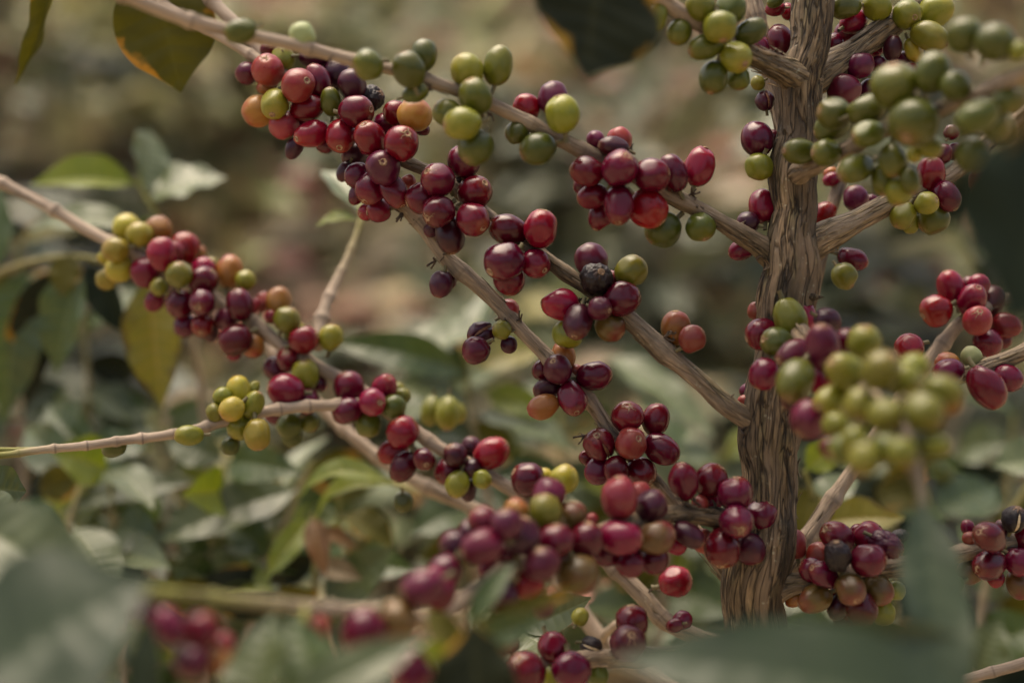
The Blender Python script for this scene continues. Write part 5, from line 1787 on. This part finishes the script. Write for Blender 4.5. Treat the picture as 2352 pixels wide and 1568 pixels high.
for _ in range(260):      # long dry blades lying about
    y = 1.5 + 3.4 * rg.random()
    x = rg.uniform(-1, 1) * (0.6 * y + 0.5)
    T, Bn, Nn = rand_frame()
    T = (Vector((1, .5, .25)) + Vector((rg.gauss(0, .5), rg.gauss(0, .5), rg.gauss(0, .2)))).normalized()
    Nn = (Nn - T * Nn.dot(T)).normalized(); Bn = Nn.cross(T)
    f = rg.uniform(.8, 1.15)
    blade_leaf(Vector((x, y, hill(x, y) + rg.uniform(.03, .12))), T, Bn, Nn, rg.uniform(.25, .6), rg.uniform(.02, .05), tuple(min(.65, v * f) for v in rg.choice([LIT[2], LIT[7], LIT[0], (0.40, 0.42, 0.2)])), vs, fs, cols)
o = link('leaf_litter', mesh('leaf_litter', vs, fs), M_LITTER)
tone_attr(o.data, cols)
o['kind'] = 'stuff'
o['label'] = 'dry brown leaf litter strewn over the hillside'

vs, fs, cols = [], [], []
GR = [(0.22, 0.23, 0.08), (0.30, 0.28, 0.11), (0.42, 0.36, 0.20), (0.17, 0.20, 0.07), (0.50, 0.42, 0.26), (0.28, 0.29, 0.12)]
for _ in range(1100):        # tufts
    y = 1.45 + 3.6 * rg.random() ** 1.1
    x = rg.uniform(-1, 1) * (0.6 * y + 0.5)
    den = noise.noise(Vector((x * 1.3, y * 1.3, 8)))
    if den < -0.12 + rg.uniform(-.2, .2):
        continue
    dry = rg.random()
    lean = Vector((rg.gauss(.25, .3), rg.gauss(-.2, .2), 0))
    for _b in range(rg.randint(10, 22)):
        c = Vector((x + rg.gauss(0, .05), y + rg.gauss(0, .05), 0)); c.z = hill(c.x, c.y) - .01
        L = rg.uniform(.12, .42)
        D = (Vector((rg.gauss(0, .45), rg.gauss(0, .45), 1)) + lean * .5).normalized()
        E = Vector((rg.gauss(0, 1), rg.gauss(0, 1), 0)); E = (E - D * E.dot(D)).normalized()
        W = rg.uniform(.003, .008)
        col = rg.choice(GR[2:5]) if dry < .4 else rg.choice(GR)
        f = rg.uniform(.7, 1.2)
        b0 = len(vs)
        for k in range(5):
            t = k / 4
            p = c + D * (L * t) + (lean + Vector((0, 0, -.5))) * (L * .45 * t * t)
            for sg in (-1, 1):
                vs.append(p + E * (sg * W * (1 - t * .9)))
                cols.append(tuple(v * f for v in col))
        for k in range(4):
            q = b0 + 2 * k
            fs.append((q, q + 1, q + 3, q + 2))
o = link('grass', mesh('grass', vs, fs), M_GRASS)
tone_attr(o.data, cols)
o['kind'] = 'stuff'
o['label'] = 'dry and green grass tufts growing on the hillside'

FOLS = {'dark': [(0.07, 0.085, 0.045), (0.10, 0.115, 0.065), (0.13, 0.14, 0.085), (0.16, 0.155, 0.085)],
        'mid': [(0.09, 0.11, 0.05), (0.12, 0.14, 0.07), (0.15, 0.16, 0.09), (0.08, 0.09, 0.04)],
        'yel': [(0.26, 0.25, 0.08), (0.18, 0.20, 0.07), (0.32, 0.28, 0.10), (0.14, 0.16, 0.06)]}
M_BERRYFAR = plain_mat('far_cherry_skin', (0.20, 0.014, 0.026), (0.30, 0.04, 0.035), 60, 0.4, 0)
def shrub(x, y, h, rx, nl, tone, label, berries=0, zc=0.55):
    """a whole coffee bush on the hillside: stem, arching side branches, leaves in opposite pairs"""
    z0 = hill(x, y)
    root = empty('coffee_bush', (x, y, z0), label, 'coffee bush', 'coffee bushes on the hillside behind')
    vs, fs = [], []
    def limb(a, b, c, r0, r1):
        b0 = len(vs)
        for k in range(7):
            t = k / 6
            p = a * (1 - t) ** 2 + b * (2 * t * (1 - t)) + c * t * t
            D = ((b - a) * (1 - t) + (c - b) * t).normalized()
            E = D.orthogonal().normalized(); G = D.cross(E)
            r = r0 + (r1 - r0) * t
            for j in range(7):
                an = j / 7 * 6.283
                vs.append(p + (E * math.cos(an) + G * math.sin(an)) * r)
        for k in range(6):
            for j in range(7):
                q = b0 + k * 7
                fs.append((q + j, q + (j + 1) % 7, q + 7 + (j + 1) % 7, q + 7 + j))
    O = Vector((0, 0, -.03))
    limb(O, Vector((.03, 0, h * .5)), Vector((rg.gauss(0, .05), rg.gauss(0, .05), h)), .014, .005)
    lv, lf, lc = [], [], []
    bv, bf = [], []
    nb = 22
    per = max(2, nl // nb)
    for i in range(nb):
        t = (i + .5) / nb
        a = Vector((0, 0, h * (.12 + .86 * t)))
        an = rg.uniform(0, 6.283)
        rad = rx * (1.05 - .55 * abs(t - .45)) * rg.uniform(.6, 1.1)
        c = a + Vector((math.cos(an) * rad, math.sin(an) * rad, rg.uniform(-.12, .2) * rx))
        b = (a + c) / 2 + Vector((0, 0, .2 * rx))
        limb(a, b, c, .006, .002)
        for k in range(per):
            u = .2 + .8 * (k // 2 + rg.random() * .5) / max(1, per / 2)
            u = min(u, 1)
            p = a * (1 - u) ** 2 + b * (2 * u * (1 - u)) + c * u * u
            D = (c - a).normalized()
            side = D.cross(Vector((0, 0, 1))).normalized() * (1 if k % 2 else -1)
            T = (side + D * .6 + Vector((0, 0, rg.uniform(-.7, .15)))).normalized()
            Nn = Vector((rg.gauss(0, .3), rg.gauss(0, .3), 1)); Nn = (Nn - T * Nn.dot(T)).normalized()
            L = rg.uniform(.09, .16)
            f = rg.uniform(.7, 1.3)
            blade_leaf(p + T * L * .5, T, T.cross(Nn), Nn, L, L * rg.uniform(.38, .5), tuple(v * f for v in rg.choice(FOLS[tone])), lv, lf, lc, .1)
        for k in range(berries // nb + (1 if rg.random() < (berries % nb) / nb else 0)):
            u = rg.uniform(.2, .8)
            p = a * (1 - u) ** 2 + b * (2 * u * (1 - u)) + c * u * u + Vector((rg.gauss(0, .012), rg.gauss(0, .012), rg.gauss(-.004, .012)))
            b0 = len(bv)
            R = .0075
            for ii in range(7):
                ph = math.pi * ii / 6
                for jj in range(8):
                    th = jj / 8 * 6.283
                    bv.append(p + Vector((math.sin(ph) * math.cos(th), math.sin(ph) * math.sin(th), 1.15 * math.cos(ph))) * R)
            for ii in range(6):
                for jj in range(8):
                    bf.append((b0 + ii * 8 + jj, b0 + ii * 8 + (jj + 1) % 8, b0 + ii * 8 + 8 + (jj + 1) % 8, b0 + ii * 8 + 8 + jj))
    link('stem', mesh('stem', vs, fs), M_FARBARK, root)
    q = link('foliage', mesh('foliage', lv, lf), M_FOL, root)
    tone_attr(q.data, lc)
    if bv:
        q = link('red_cherries', mesh('red_cherries', bv, bf), M_BERRYFAR, root)
        q['kind'] = 'stuff'
M_FARBARK = plain_mat('far_bark', (0.12, 0.09, 0.06), (0.24, 0.18, 0.13), 80, .8, .2)

def bush_at(px, py, y, h, rx, nl, tone, label, berries=0):
    """stand a bush so that its crown's middle is sighted at (px, py) at ground distance y"""
    D = at(px, py, 1.0) - CAMPOS
    P = CAMPOS + D * (y / D.y)
    shrub(P.x, P.y, h, rx, nl, tone, label, berries)
bush_at(-30, 620, 1.6, .95, .2, 260, 'dark', 'dark leafy bush far left behind the left branch', 40)
bush_at(60, 120, 3.0, .9, .4, 420, 'dark', 'dim blue-green bush in the upper left background', 200)
bush_at(420, 330, 3.4, .5, .25, 180, 'yel', 'low yellowish bush in the background left of the dense cluster', 60)
bush_at(2330, 330, 1.6, 1.25, .38, 460, 'dark', 'shadowy bush filling the upper right background', 30)
bush_at(2250, 1430, 1.15, .66, .22, 260, 'dark', 'dark low bush behind the lower right clusters', 40)
bush_at(1560, 1330, 1.5, .6, .24, 240, 'mid', 'low green bush left of the trunk foot', 0)

for px, py, y, tone, lab in ((700, -40, 3.6, 'yel', 'small yellow-green plant at the top edge of the hillside view'), (1180, 20, 3.3, 'mid', 'small grey-green plant beside the hanging dark leaf'),
                             (1330, 330, 3.0, 'dark', 'low dim plant below the hanging dark leaf'), (2010, 760, 2.6, 'mid', 'low pale plant right of the trunk'), (880, 640, 2.4, 'mid', 'low plant between the left and middle branches'),
                             (1560, 520, 2.7, 'dark', 'low plant left of the trunk, below the upper branch')):
    bush_at(px, py, y, .34, .17, 110, tone, lab, 8)

# low mixed undergrowth between the bushes, nothing one could count
vs, fs, cols = [], [], []
for _ in range(400):
    y = 1.5 + 3.4 * rg.random() ** 1.1
    x = rg.uniform(-1, 1) * (0.58 * y + 0.4)
    f0 = rg.choice([.75, .9, 1.05, 1.2, 1.35, 1.5])
    pal = rg.choice([FOLS['mid'], FOLS['dark'], FOLS['mid'], FOLS['yel'], [(0.30, 0.22, 0.12), (0.24, 0.20, 0.10)], [(0.30, 0.10, 0.07), (0.22, 0.17, 0.08)]])
    for _b in range(rg.randint(8, 16)):
        c = Vector((x + rg.gauss(0, .06), y + rg.gauss(0, .06), 0))
        c.z = hill(c.x, c.y) + rg.uniform(.02, .2)
        T = Vector((rg.gauss(0, 1), rg.gauss(0, 1), rg.uniform(-.6, .8))).normalized()
        Nn = Vector((rg.gauss(0, .5), rg.gauss(-.3, .4), 1)); Nn = (Nn - T * Nn.dot(T)).normalized()
        L = rg.uniform(.07, .15)
        f = f0 * rg.uniform(.75, 1.25)
        blade_leaf(c, T, T.cross(Nn), Nn, L, L * rg.uniform(.35, .5), tuple(v * f for v in rg.choice(pal)), vs, fs, cols)
o = link('undergrowth', mesh('undergrowth', vs, fs), M_FOL)
tone_attr(o.data, cols)
o['kind'] = 'stuff'
o['label'] = 'mottled low undergrowth of green and reddish leaves on the hillside'
